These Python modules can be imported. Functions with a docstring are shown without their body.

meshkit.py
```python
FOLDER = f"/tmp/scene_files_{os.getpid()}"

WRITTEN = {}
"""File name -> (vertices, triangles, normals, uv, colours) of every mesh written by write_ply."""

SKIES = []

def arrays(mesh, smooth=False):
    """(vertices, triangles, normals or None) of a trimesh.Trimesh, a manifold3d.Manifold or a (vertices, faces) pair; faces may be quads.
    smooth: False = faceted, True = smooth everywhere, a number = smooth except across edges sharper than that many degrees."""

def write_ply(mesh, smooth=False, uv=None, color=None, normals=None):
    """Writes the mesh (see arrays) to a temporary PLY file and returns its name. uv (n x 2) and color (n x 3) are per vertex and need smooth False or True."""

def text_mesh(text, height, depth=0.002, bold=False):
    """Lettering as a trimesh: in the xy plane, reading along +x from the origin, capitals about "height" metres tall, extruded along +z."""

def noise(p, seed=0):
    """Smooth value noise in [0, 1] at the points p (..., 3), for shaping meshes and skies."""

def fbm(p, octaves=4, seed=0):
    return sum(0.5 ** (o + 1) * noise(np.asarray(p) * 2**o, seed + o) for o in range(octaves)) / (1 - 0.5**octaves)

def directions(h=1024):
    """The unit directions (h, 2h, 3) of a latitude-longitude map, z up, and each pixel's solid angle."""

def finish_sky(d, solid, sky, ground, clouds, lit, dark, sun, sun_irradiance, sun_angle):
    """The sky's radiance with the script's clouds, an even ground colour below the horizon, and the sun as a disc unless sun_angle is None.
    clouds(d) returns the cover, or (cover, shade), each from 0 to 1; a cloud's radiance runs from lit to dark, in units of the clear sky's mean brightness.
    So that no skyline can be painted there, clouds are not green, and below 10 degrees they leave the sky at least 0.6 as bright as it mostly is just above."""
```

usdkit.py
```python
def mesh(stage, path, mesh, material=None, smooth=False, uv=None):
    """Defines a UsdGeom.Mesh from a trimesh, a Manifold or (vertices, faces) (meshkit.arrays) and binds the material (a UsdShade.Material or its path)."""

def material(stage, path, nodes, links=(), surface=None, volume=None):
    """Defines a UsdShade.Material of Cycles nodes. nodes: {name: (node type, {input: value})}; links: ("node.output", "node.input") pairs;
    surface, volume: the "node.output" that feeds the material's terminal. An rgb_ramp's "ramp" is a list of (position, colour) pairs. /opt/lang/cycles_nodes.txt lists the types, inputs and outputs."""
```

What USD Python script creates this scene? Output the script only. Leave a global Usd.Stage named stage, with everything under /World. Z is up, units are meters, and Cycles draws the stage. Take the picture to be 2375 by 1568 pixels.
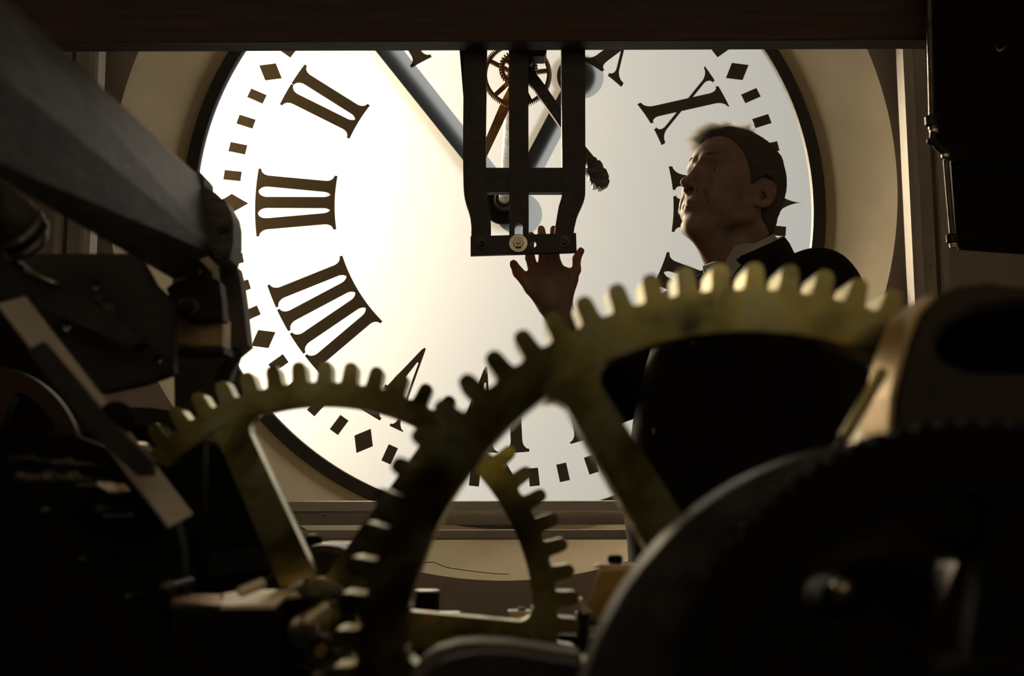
import math, random
import numpy as np, trimesh, manifold3d as m3
import shapely.geometry as sg, shapely.affinity as sa
from shapely.ops import unary_union
import usdkit, meshkit
from pxr import Usd, UsdGeom, UsdLux, UsdShade, Gf, Sdf, Vt

random.seed(7); rng = np.random.default_rng(7)
stage = Usd.Stage.CreateInMemory()
UsdGeom.SetStageUpAxis(stage, 'Z'); UsdGeom.SetStageMetersPerUnit(stage, 1.0)
UsdGeom.Xform.Define(stage, '/World'); UsdGeom.Scope.Define(stage, '/World/Looks')

# light levels and the opal glass (tuned here)
SKY = .165
SUN = 1.5
OP_R = .55
OP_I = 1.4
OP_F = .95
OP_S = -1
ENAM_GLARE = .14
WINC = (.5, .46, .34)
HYAW, HPIT, HROL, HSCALE = 56, 17, 0, 1.03
LAMPS = ((.62, -1.34, 1.45), (-.72, -1.34, 1.45))
LAMP = 700.
# ---------------------------------------------------------------- camera
TILT, YAW, ROLL, FPX = math.radians(7.794), math.radians(-.1444), math.radians(-.1027), 2754.4
CAM = np.array([0, 0, 1.0])
def ray(px, py):
    dx, dy = np.asarray(px, float) - 1187.5, np.asarray(py, float) - 784
    u = dx * math.cos(ROLL) + dy * math.sin(ROLL); v = -dx * math.sin(ROLL) + dy * math.cos(ROLL)
    x, up = u / FPX, -v / FPX
    d = np.stack([x, math.cos(TILT) - up * math.sin(TILT), math.sin(TILT) + up * math.cos(TILT)], -1)
    c, s = math.cos(YAW), math.sin(YAW)
    return np.stack([c * d[..., 0] - s * d[..., 1] * 1.0, s * d[..., 0] + c * d[..., 1], d[..., 2]], -1) if False else d @ np.array([[c, -s, 0], [s, c, 0], [0, 0, 1]]).T
def at(px, py, Y):
    """The point at distance Y in front of the camera's wall-parallel plane that shows at pixel (px, py)."""
    d = ray(px, py)
    return d * (np.asarray(Y, float) / d[..., 1])[..., None] + CAM
cam = UsdGeom.Camera.Define(stage, '/World/camera')
cam.CreateHorizontalApertureAttr(36.0); cam.CreateVerticalApertureAttr(36.0 * 1568 / 2375)
cam.CreateFocalLengthAttr(36.0 * FPX / 2375)
_fw, _rt = ray(1187.5, 784), ray(2187.5, 784) - ray(1187.5, 784)
_rt = _rt / np.linalg.norm(_rt); _up = np.cross(_rt, _fw)
M = np.eye(4); M[0, :3], M[1, :3], M[2, :3], M[3, :3] = _rt, _up, -_fw, CAM
cam.AddTransformOp().Set(Gf.Matrix4d(M.tolist()))
cam.CreateFStopAttr(5.6); cam.CreateFocusDistanceAttr(2.7); cam.CreateClippingRangeAttr((.05, 500.))
cam.CreateExposureAttr(-0.2)

# ---------------------------------------------------------------- sky and sun
dome = UsdLux.DomeLight.Define(stage, '/World/sky')
dome.CreateColorAttr(Gf.Vec3f(.93, .97, 1.0)); dome.CreateIntensityAttr(SKY)
sun = UsdLux.DistantLight.Define(stage, '/World/sun')
sun.CreateColorAttr(Gf.Vec3f(1, .84, .60)); sun.CreateIntensityAttr(SUN); sun.CreateAngleAttr(1.0); sun.CreateNormalizeAttr(True)
SUN_AZ, SUN_EL = math.radians(-22), math.radians(14.5)
sdir = np.array([math.sin(SUN_AZ) * math.cos(SUN_EL), math.cos(SUN_AZ) * math.cos(SUN_EL), math.sin(SUN_EL)])
_x = np.cross([0, 0, 1], sdir); _x /= np.linalg.norm(_x); _y = np.cross(sdir, _x)
M = np.eye(4); M[0, :3], M[1, :3], M[2, :3] = _x, _y, sdir
sun.AddTransformOp().Set(Gf.Matrix4d(M.tolist()))

# ---------------------------------------------------------------- materials
def mat(name, nodes, links, surface):
    return usdkit.material(stage, '/World/Looks/' + name, nodes, links, surface=surface)
def simple(name, col, rough=.5, metal=0., spec=.5, var=.0, scale=30., bump=0., bscale=200., col2=None, rvar=.0, sub=0, detail=4, stretch=(1, 1, 1)):
    """Principled with a noise-driven tone, optional second colour, roughness variation and fine bump."""
    n = {'p': ('principled_bsdf', dict(base_color=col, roughness=rough, metallic=metal, specular_ior_level=spec))}
    l = []
    n['tc'] = ('texture_coordinate', {})
    n['mp'] = ('mapping', dict(scale=stretch)); l.append(('tc.object', 'mp.vector'))
    if var or col2:
        n['nz'] = ('noise_texture', dict(scale=scale, detail=detail, roughness=.6)); l.append(('mp.vector', 'nz.vector'))
        c = np.array(col)
        a, b = (tuple(c * (1 - var)), tuple(np.minimum(c * (1 + var), 1))) if col2 is None else (tuple(c), tuple(col2))
        n['rp'] = ('rgb_ramp', dict(ramp=[(.36, a), (.64, b)])); l += [('nz.fac', 'rp.fac'), ('rp.color', 'p.base_color')]
    if rvar:
        n['nr'] = ('noise_texture', dict(scale=scale * 1.7, detail=3)); l.append(('mp.vector', 'nr.vector'))
        n['mr'] = ('map_range', dict(value=.5, from_min=.3, from_max=.7, to_min=max(.02, rough - rvar), to_max=min(1, rough + rvar))); l += [('nr.fac', 'mr.value'), ('mr.result', 'p.roughness')]
    if bump:
        n['nb'] = ('noise_texture', dict(scale=bscale, detail=3)); l.append(('mp.vector', 'nb.vector'))
        n['bp'] = ('bump', dict(strength=bump, distance=.002)); l += [('nb.fac', 'bp.height'), ('bp.normal', 'p.normal')]
    return mat(name, n, l, 'p.BSDF')
plaster = simple('cream_plaster', (.68, .58, .39), .8, var=.06, scale=6, bump=.15, bscale=60)
wallpaint = simple('taupe_wall', (.50, .43, .37), .85, var=.08, scale=5, bump=.15, bscale=80)
roomwall = simple('dim_wall', (.74, .67, .56), .9, var=.1, scale=4)
floorm = simple('dark_floor', (.05, .042, .035), .7, var=.2, scale=8)
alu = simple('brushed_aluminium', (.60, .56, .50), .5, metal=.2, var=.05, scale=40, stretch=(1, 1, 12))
alu_shade = simple('shaded_aluminium', (.50, .45, .38), .55, metal=.15, var=.06, scale=40)  # darker copy of the frame metal, its shade painted in
wood = simple('dark_wood', (.045, .020, .015), .6, col2=(.085, .042, .032), scale=6, stretch=(1, 14, 14), bump=.2, bscale=40)
iron = simple('black_iron', (.022, .020, .018), .5, metal=.0, spec=.35, var=.25, scale=60, bump=.1, bscale=160)
iron_worn = simple('worn_iron', (.036, .033, .031), .42, metal=.2, col2=(.13, .113, .10), scale=25, stretch=(1, 1, 5), bump=.25, bscale=120)
steel = simple('polished_steel', (.72, .66, .56), .36, metal=1., var=.15, scale=25, rvar=.12)
dsteel = simple('dark_steel', (.10, .09, .08), .38, metal=.8, var=.25, scale=25, rvar=.12)
bracket_iron = simple('bracket_iron', (.05, .045, .04), .5, spec=.35, var=.2, scale=50, bump=.12, bscale=150)
post_iron = simple('post_iron', (.17, .14, .12), .5, metal=.15, col2=(.10, .085, .075), scale=14, bump=.15, bscale=120)
lit_steel = simple('lit_steel', (.82, .74, .60), .42, metal=.35, var=.1, scale=30)  # paler, less metallic steel; highlights from the dial put into the colour
brass = simple('tarnished_brass', (.56, .44, .14), .24, metal=1., col2=(.34, .33, .17), scale=9, rvar=.14, bump=.06, bscale=60)
def patina():
    n = {'p': ('principled_bsdf', dict(roughness=.24, metallic=1., specular_ior_level=.5)), 'tc': ('texture_coordinate', {}), 'mp': ('mapping', dict(scale=(1, .15, 1))),
         'a': ('noise_texture', dict(scale=16, detail=4, roughness=.55, distortion=.6)), 'b': ('noise_texture', dict(scale=7, detail=2, distortion=.4)), 'mp2': ('mapping', dict(location=(3, 1, 7), scale=(1, .15, 1))),
         'r1': ('rgb_ramp', dict(ramp=[(.30, (.16, .13, .07)), (.40, (.46, .40, .17)), (.52, (.62, .52, .19)), (.62, (.50, .50, .30)), (.74, (.62, .40, .11))])),
         'r2': ('rgb_ramp', dict(ramp=[(.34, (.42, .36, .26)), (.46, (1, 1, 1)), (.64, (.92, .95, .9)), (.72, (1, .72, .42))])),
         'm': ('mix_color', dict(blend_type='multiply', fac=.85)), 'mr': ('map_range', dict(from_min=.3, from_max=.7, to_min=.13, to_max=.26)),
         'nb': ('noise_texture', dict(scale=70, detail=3)), 'bp': ('bump', dict(strength=.05, distance=.002))}
    l = [('tc.object', 'mp.vector'), ('mp.vector', 'a.vector'), ('tc.object', 'mp2.vector'), ('mp2.vector', 'b.vector'), ('a.fac', 'r1.fac'), ('b.fac', 'r2.fac'), ('r1.color', 'm.a'), ('r2.color', 'm.b'), ('m.result', 'p.base_color'),
         ('a.fac', 'mr.value'), ('mr.result', 'p.roughness'), ('mp.vector', 'nb.vector'), ('nb.fac', 'bp.height'), ('bp.normal', 'p.normal')]
    return mat('patinated_brass', n, l, 'p.BSDF')
brass2 = patina()
bronze = simple('dark_bronze', (.22, .13, .06), .4, metal=.9, col2=(.42, .25, .10), scale=40, rvar=.1)
blackp = simple('black_paint', (.006, .006, .006), .7, spec=.12, var=.2, scale=30)
rimm = simple('rim_lacquer', (.06, .056, .055), .55, spec=.3, var=.1, scale=15)

def opal():
    n = {'t': ('translucent_bsdf', dict(color=(.72, .70, .66))), 'r': ('refraction_bsdf', dict(color=(1, .97, .9), roughness=OP_R, IOR=OP_I, distribution='ggx')),
         'd': ('diffuse_bsdf', dict(color=(.5, .49, .46))), 'tc': ('texture_coordinate', {}), 'mp': ('mapping', dict(scale=(30, 30, .8))),
         'nz': ('noise_texture', dict(scale=3, detail=2)), 'g': ('noise_texture', dict(scale=900, detail=1)),
         'rp': ('rgb_ramp', dict(ramp=[(.3, (.69, .67, .625)), (.7, (.74, .72, .685))])),
         'm1': ('mix_closure', dict(fac=OP_F)), 'm2': ('mix_closure', dict(fac=.12))}
    l = [('tc.object', 'mp.vector'), ('mp.vector', 'nz.vector'), ('nz.fac', 'rp.fac'), ('rp.color', 't.color'),
         ('t.BSDF', 'm1.closure1'), ('r.BSDF', 'm1.closure2'), ('m1.closure', 'm2.closure1'), ('d.BSDF', 'm2.closure2')]
    return mat('opal_glass', n, l, 'm2.closure')
opalm = opal()
def enamel():  # warm see-through share imitates veiling glare over the black numerals
    n = {'d': ('principled_bsdf', dict(base_color=(.008, .008, .009), roughness=.5)), 't': ('transparent_bsdf', dict(color=(1, .84, .60))), 'm': ('mix_closure', dict(fac=ENAM_GLARE))}
    return mat('black_enamel_glare', n, [('d.BSDF', 'm.closure1'), ('t.BSDF', 'm.closure2')], 'm.closure')
enamelm = enamel()
frost = mat('frosted_pane', {'t': ('translucent_bsdf', dict(color=WINC)), 'd': ('diffuse_bsdf', dict(color=(.3, .3, .27))), 'm': ('mix_closure', dict(fac=.2))}, [('t.BSDF', 'm.closure1'), ('d.BSDF', 'm.closure2')], 'm.closure')

# ---------------------------------------------------------------- prims
used, origin = {}, {}
def fresh(parent, name):
    k = (parent, name); used[k] = used.get(k, -1) + 1
    return f'{parent}/{name}' + (f'_{used[k]:03d}' if used[k] else '')
def tag(p, label=None, cat=None, group=None, kind=None):
    for k, v in (('label', label), ('category', cat), ('group', group), ('kind', kind)):
        if v: p.SetCustomDataByKey(k, v)
def thing(name, label=None, cat=None, loc=(0, 0, 0), group=None, kind=None):
    path = fresh('/World', name); x = UsdGeom.Xform.Define(stage, path); x.AddTranslateOp().Set(Gf.Vec3d(*map(float, loc)))
    origin[path] = np.array(loc, float); tag(x.GetPrim(), label, cat, group, kind); return path
def tm(mesh):
    if hasattr(mesh, 'to_mesh'):
        k = mesh.to_mesh(); return trimesh.Trimesh(k.vert_properties[:, :3], k.tri_verts, process=False)
    return mesh
def obj(name, mesh, m, parent='/World', smooth=35, label=None, cat=None, group=None, kind=None):
    """One Mesh prim; the mesh is given in world coordinates and stored relative to its thing."""
    mesh = tm(mesh).copy(); path = fresh(parent, name)
    o = origin.get(parent, np.zeros(3)); mesh.vertices = mesh.vertices - o
    usdkit.mesh(stage, path, mesh, m, smooth=smooth)
    origin[path] = o; tag(stage.GetPrimAtPath(path), label, cat, group, kind); return path
def cat(*ms): return trimesh.util.concatenate([tm(x) for x in ms])
def box(lo, hi):
    lo, hi = np.array(lo, float), np.array(hi, float)
    m = trimesh.creation.box(hi - lo); m.apply_translation((lo + hi) / 2); return m
def rbox(lo, hi, r=.003, seg=2):
    """Box with rounded edges: hull of spheres."""
    lo, hi = np.array(lo, float), np.array(hi, float); r = min(r, *(.49 * (hi - lo)))
    s = trimesh.creation.icosphere(seg - 1, r).vertices
    P = np.vstack([s + [x, y, z] for x in (lo[0] + r, hi[0] - r) for y in (lo[1] + r, hi[1] - r) for z in (lo[2] + r, hi[2] - r)])
    return trimesh.convex.convex_hull(P)
def frame_of(d):
    d = np.asarray(d, float); d = d / np.linalg.norm(d)
    a = np.cross(d, [0, 0, 1] if abs(d[2]) < .9 else [0, 1, 0]); a /= np.linalg.norm(a)
    return a, np.cross(d, a), d
def cyl(p, q, r, r2=None, n=40, bev=0.):
    """Cylinder or cone from p to q with bevelled ends."""
    p, q = np.array(p, float), np.array(q, float); L = np.linalg.norm(q - p); r2 = r if r2 is None else r2
    a, b, d = frame_of(q - p); bev = min(bev, L / 3, r * .9, r2 * .9)
    prof = [(0, 0), (r - bev, 0), (r, bev), (r2, L - bev), (r2 - bev, L), (0, L)] if bev else [(0, 0), (r, 0), (r2, L), (0, L)]
    m = trimesh.creation.revolve(np.array(prof), sections=n)
    T = np.eye(4); T[:3, 0], T[:3, 1], T[:3, 2], T[:3, 3] = a, b, d, p
    m.apply_transform(T); m.fix_normals(); return m
def sphere(c, r, sub=3, s=(1, 1, 1)):
    m = trimesh.creation.icosphere(sub, 1); m.apply_scale(np.array(s) * r); m.apply_translation(c); return m
def hexnut(p, d, r, h, n=6):
    a, b, d = frame_of(d); t = np.arange(n) * 2 * math.pi / n
    rim = lambda k, s: np.array(p) + d * k + s * r * (np.cos(t)[:, None] * a + np.sin(t)[:, None] * b)
    return trimesh.convex.convex_hull(np.vstack([rim(0, 1), rim(h * .8, 1), rim(h, .88)]))
def tube(pts, r, n=12, closed=False):
    """A round wire or bar along pts; r may vary."""
    pts = np.asarray(pts, float); r = np.broadcast_to(r, len(pts)); V, Fc = [], []
    tan = np.gradient(pts, axis=0); tan /= np.linalg.norm(tan, axis=1)[:, None]
    a = frame_of(tan[0])[0]; t = np.arange(n) * 2 * math.pi / n
    for p, d, k in zip(pts, tan, r):
        a = a - d * (a @ d); a /= np.linalg.norm(a); b = np.cross(d, a)
        V.append(p + k * (np.cos(t)[:, None] * a + np.sin(t)[:, None] * b))
    V = np.vstack(V + [pts[:1], pts[-1:]]); N = len(pts)
    for i in range(N - 1):
        for j in range(n):
            A, B, C, D = i * n + j, i * n + (j + 1) % n, (i + 1) * n + (j + 1) % n, (i + 1) * n + j
            Fc += [(A, B, C), (A, C, D)]
    for j in range(n): Fc += [(N * n, (j + 1) % n, j), (N * n + 1, (N - 1) * n + j, (N - 1) * n + (j + 1) % n)]
    return trimesh.Trimesh(V, Fc, process=False)
def smoothpath(pts, n=8):
    from scipy.interpolate import CubicSpline
    pts = np.asarray(pts, float); u = np.r_[0, np.cumsum(np.linalg.norm(np.diff(pts, axis=0), axis=1))]
    return CubicSpline(u, pts)(np.linspace(0, u[-1], n * (len(pts) - 1) + 1))
def extrude_y(poly, y0, y1, bev=0.):
    """A polygon in (x, z) as a solid from y0 (near) to y1 (far), its near and far edges bevelled."""
    out = []
    for g in getattr(poly, 'geoms', [poly]):
        if g.area < 1e-9: continue
        g = sg.polygon.orient(g)
        if bev:
            cs = lambda q: m3.CrossSection([np.array(r.coords)[:-1] for p_ in getattr(q, 'geoms', [q]) if not p_.is_empty for r in (p_.exterior, *p_.interiors)], m3.FillRule.EvenOdd)
            A = m3.Manifold.extrude(cs(g), y1 - y0 - 2 * bev).translate((0, 0, bev))
            B = m3.Manifold.extrude(cs(g.buffer(-bev, join_style=2)), y1 - y0)
            m = tm(A + B)
        else:
            m = trimesh.creation.extrude_polygon(g, y1 - y0, engine='earcut')
        v = m.vertices.copy(); m.vertices = np.stack([v[:, 0], y1 - v[:, 2], v[:, 1]], 1); m.fix_normals(multibody=True)
        out.append(m)
    return trimesh.util.concatenate(out)
def px(pts, Y):
    """Pixels on the vertical plane at distance Y, as an (x, z) array."""
    P = at(np.array(pts, float)[:, 0], np.array(pts, float)[:, 1], Y); return P[:, [0, 2]]
def pxpoly(pts, Y, r=0.):
    g = sg.Polygon(px(pts, Y)).buffer(0)
    return g.buffer(-r).buffer(2 * r).buffer(-r) if r else g
def plate(pts, Y, depth, r=0., bev=0., holes=()):
    g = pxpoly(pts, Y, r)
    for h in holes: g = g.difference(h)
    return extrude_y(g, Y, Y + depth, bev)
def disc(x, z, r, n=48): return sg.Point(x, z).buffer(r, quad_segs=n // 4)
# ---------------------------------------------------------------- the room
RM = .8; DY = 4.23551 * RM; DCX, DCZ = -.0173113 * RM, 1 + 1.077032 * RM
WY, RO = 3.13, 1.067
def wallpanel(poly, y0, y1): return extrude_y(poly, y0, y1)
XL, XR, ZT, YB = -1.75, 1.75, 2.75, -1.5
full = sg.box(XL - .2, 0, XR + .2, ZT)
obj('wall_front', wallpanel(full.difference(disc(DCX, DCZ, RO, 256)), WY, WY + .02), wallpaint, smooth=30, kind='structure')
obj('wall_outer', wallpanel(full.difference(disc(DCX, DCZ, .93, 256)), DY + .012, DY + .03), roomwall, smooth=30, kind='structure')
t_ = np.linspace(0, 2 * math.pi, 257)
def ring_surface(prof, n=256):
    """Surface of revolution about the dial's axis from (radius, y) pairs."""
    t = np.arange(n) * 2 * math.pi / n; V = np.concatenate([np.stack([DCX + r * np.cos(t), np.full(n, y), DCZ + r * np.sin(t)], 1) for r, y in prof]); Fc = []
    for i in range(len(prof) - 1):
        for j in range(n):
            A, B, C, D = i * n + j, i * n + (j + 1) % n, (i + 1) * n + (j + 1) % n, (i + 1) * n + j
            Fc += [(A, C, B), (A, D, C)]
    m = trimesh.Trimesh(V, Fc, process=False); m.fix_normals(); return m
obj('trim_1', ring_surface([(RO, WY + .001), (1.02, WY + .13), (.965, DY - .012), (.935, DY + .004), (.935, DY + .02), (1.09, DY + .02), (1.09, WY + .021), (RO, WY + .001)]), plaster, smooth=30, kind='structure', label='cream plaster splay of the round dial opening')
obj('wall_left', box((XL - .2, YB, 0), (XL, WY + .4, ZT)), roomwall, kind='structure')
obj('wall_right', box((XR, YB, 0), (XR + .2, WY + .4, ZT)), roomwall, kind='structure')
obj('floor', box((XL - .2, YB - .2, -.1), (XR + .2, WY + .4, 0)), floorm, kind='structure')
obj('ceiling', box((XL - .2, YB - .2, ZT), (XR + .2, WY + .4, ZT + .1)), roomwall, kind='structure')
unseen_wins = [(-1.45, -.5, 1.2, 1.75), (.12, 1.0, 1.15, 1.85)]  # out of view, placed where the brass mirrors bright patches
back = full
for a, b, c, d in unseen_wins: back = back.difference(sg.box(a, c, b, d))
obj('wall_back', wallpanel(back, YB - .2, YB), roomwall, kind='structure')
for k, (a, b, c, d) in enumerate(unseen_wins):
    w = thing(f'window_{k + 1}', f'unseen frosted window in the back wall, mirrored in the brass, {"left" if k == 0 else "right"} of the camera', None, ((a + b) / 2, YB - .1, c), kind='structure')
    obj('frame', extrude_y(sg.box(a, c, b, d).difference(sg.box(a + .03, c + .03, b - .03, d - .03)), YB - .14, YB - .06, .004), blackp, w)
    obj('pane', box((a + .02, YB - .105, c + .02), (b - .02, YB - .1, d - .02)), frost, w)

obj('trim_2', cat(box((XL, YB, 0), (XR, YB + .03, 1.34)), box((XL, YB, 0), (XL + .03, .9, 1.34)), box((XR - .03, YB, 0), (XR, .9, 1.34))), simple('unseen_black_wainscot', (.012, .009, .007), .55, var=.3, scale=6, stretch=(8, 8, 1)), smooth=False, kind='structure', label='unseen dark wainscot on the rear walls, darkening the lower brass reflections')  # out of view; this black band darkens the lower brass reflections
lk = thing('unseen_blocker', 'tall black locker out of view behind the camera, darkening the brass reflections', 'blocker', (-.1, -.75, 0))  # out-of-view stand-in for the dark figure mirrored in the brass
obj('case', rbox((-.30, -1.0, 0), (.06, -.5, 1.95), .01), blackp, lk); obj('door', rbox((-.28, -.5, .08), (.04, -.485, 1.9), .004), blackp, lk); obj('handle', cyl((-.0, -.483, 1.0), (-.0, -.47, 1.0), .012, n=20, bev=.002), iron, lk)
for LAMP_AT, lab in zip(LAMPS, ('right of the locker', 'left of the locker')):  # uplights out of view, placed to brighten the rear wall the brass mirrors
    lp = thing('unseen_wall_lamp', 'small black uplight bowl out of view, lighting the rear wall, ' + lab, 'lamp', LAMP_AT)
    LA = np.array(LAMP_AT, float)
    obj('shade', trimesh.creation.revolve(np.array([(0, -.07), (.05, -.06), (.09, -.02), (.115, .06), (.111, .06), (.086, -.016), (.047, -.055), (0, -.064)]), sections=40).apply_translation(LA), blackp, lp); obj('bracket', cyl(LA + [0, .0, -.065], (LA[0], YB + .005, LA[2] - .03), .008, n=16), iron, lp); obj('backplate', cyl((LA[0], YB, LA[2] - .03), (LA[0], YB + .015, LA[2] - .03), .04, n=32, bev=.003), iron, lp)
    bulb = UsdLux.SphereLight.Define(stage, lp + '/bulb'); bulb.CreateRadiusAttr(.035); bulb.CreateIntensityAttr(LAMP); bulb.CreateColorAttr(Gf.Vec3f(1, .86, .68))
# aluminium window frame in front of the opening: inner frame of two faces, a gap, an outer bar
FY = 3.03
fx0, fx1, fz0, fz1 = -1.0885, 1.049, 1.0, 2.72
def loop(o, w): return sg.box(fx0 - o - w, fz0 - o - w, fx1 + o + w, fz1 + o + w).difference(sg.box(fx0 - o, fz0 - o, fx1 + o, fz1 + o))
def sloped_frame(o0, y0, o1, y1, yb=None):
    """Four mitred faces between two rectangular outlines, o beyond the clear opening, at depth y."""
    q = lambda o, y: np.array([(fx0 - o, y, fz0 - o), (fx1 + o, y, fz0 - o), (fx1 + o, y, fz1 + o), (fx0 - o, y, fz1 + o)])
    V = np.vstack([q(o0, y0), q(o1, y1)]); Fc = []
    if yb: V[4:6, 1] = yb
    for i in range(4): j = (i + 1) % 4; Fc += [(i, j, 4 + j), (i, 4 + j, 4 + i)]
    return trimesh.Trimesh(V, Fc, process=False)
fr = thing('window_3', 'brushed aluminium glazing frame standing in front of the round opening', None, (0, FY, 1), kind='structure')
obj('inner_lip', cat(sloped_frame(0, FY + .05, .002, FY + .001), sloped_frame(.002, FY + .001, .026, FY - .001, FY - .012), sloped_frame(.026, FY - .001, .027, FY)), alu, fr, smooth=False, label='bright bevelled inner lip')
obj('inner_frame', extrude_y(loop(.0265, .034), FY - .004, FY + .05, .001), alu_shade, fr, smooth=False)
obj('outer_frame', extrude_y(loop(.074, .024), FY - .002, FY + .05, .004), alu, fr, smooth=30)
for x, y in ((750, 1196), (2158, 617), (1650, 1206)):
    p = at(x, y, FY - .004); s = obj('screw', cyl(p + [0, .004, 0], p - [0, .002, 0], .0075, n=24, bev=.001), alu_shade, fr)
    obj('recess', cyl(p - [0, .0022, 0], p + [0, .001, 0], .002, n=12), blackp, s)

# ---------------------------------------------------------------- the dial
dial = thing('clock_dial', 'backlit white opal tower clock dial with black Roman numerals, seen from behind', 'clock dial', (DCX, DY, DCZ))
tt = np.arange(256) * 2 * math.pi / 256
rr = [0, .3, .6, .8, .93]
V = [np.array([[DCX, DY, DCZ]])] + [np.stack([DCX + r * np.cos(tt), np.full(256, DY), DCZ + r * np.sin(tt)], 1) for r in rr[1:]]
Fc = [(0, 1 + j, 1 + (j + 1) % 256) for j in range(256)]
for i in range(len(rr) - 2):
    for j in range(256):
        A, B, C, D = 1 + i * 256 + j, 1 + i * 256 + (j + 1) % 256, 1 + (i + 1) * 256 + (j + 1) % 256, 1 + (i + 1) * 256 + j
        Fc += [(A, C, B), (A, D, C)]
gm = trimesh.Trimesh(np.vstack(V), Fc, process=False)
if gm.face_normals[0][1] * OP_S < 0: gm.invert()
obj('opal_glass', gm, opalm, dial, smooth=False)
rimo = lambda r0, r1, ya, yb: ring_surface([(r0, yb), (r0 + .002, ya), (r1 - .004, ya), (r1, ya + .004), (r1, yb), (r0, yb)])
obj('rim', rimo(.901, .94, DY - .010, DY + .01), rimm, dial, smooth=30, label='dark grey ring around the glass')

def bowl(hw, h, flare=.0165, w=.0165):  # half profile of a serif
    t = np.linspace(0, math.pi / 2, 9); return [(w + (hw - w) * (1 - math.sin(a)) , h * (1 - math.cos(a))) for a in t]
R0, R1 = .495, .7275
def strokeI(w=.0167, so=.0352, si=.0345, th=.005, hgt=.030):
    """An upright stroke with bracketed serifs, local (t, r)."""
    pts = [(-so, R1 + .01), (-so, R1 - th)]
    L = lambda s: [(-(w + (s - w) * (1 - math.sin(a))), hgt * (1 - math.cos(a))) for a in np.linspace(0, math.pi / 2, 10)]
    # outer bracket, from serif tip inwards to the stroke
    for a in np.linspace(0, math.pi / 2, 10): pts.append((-(w + (so - w) * (1 - math.sin(a))), R1 - th - .004 - (hgt - .004) * (1 - math.cos(a))))
    for a in np.linspace(math.pi / 2, 0, 10): pts.append((-(w + (si - w) * (1 - math.sin(a))), R0 + th + .003 + (hgt * .8) * (1 - math.cos(a))))
    pts += [(-si, R0 + th), (-si, R0 - .01)]
    return sg.Polygon(pts + [(-x, y) for x, y in pts[::-1]]).buffer(0)
def leg(t0, r0, t1, r1, w, s=None, end=+1, th=.005, hgt=.026):
    """A slanting stroke from (t0, r0) to (t1, r1), half width w, with a serif of half width s at the outer (end=1) or inner end or both (0)."""
    g = sg.LineString([(t0, r0), (t1, r1)]).buffer(w, cap_style=2)
    def serif(tc, top):
        R = R1 if top else R0; sgn = -1 if top else 1; k = (t1 - t0) / (r1 - r0)
        pts = []
        for side in (-1, 1):
            q = [(tc + side * s, R - sgn * .01), (tc + side * s, R + sgn * th)]
            for a in np.linspace(0, math.pi / 2, 9):
                h = th + .003 + hgt * (1 - math.cos(a)); q.append((tc + side * (w * 1.05 + (s - w) * (1 - math.sin(a))) + sgn * h * k, R + sgn * h))
            pts += q if side == -1 else q[::-1]
        return sg.Polygon(pts).buffer(0)
    if s and end >= 0: g = g.union(serif(t1 + (R1 - r1) * (t1 - t0) / (r1 - r0), True))
    if s and end <= 0: g = g.union(serif(t0 + (R0 - r0) * (t1 - t0) / (r1 - r0), False))
    return g
def rot(g, a): return sa.rotate(g, -math.degrees(a), origin=(0, 0))       # angle clockwise as seen from outside
I_ = strokeI()
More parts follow.
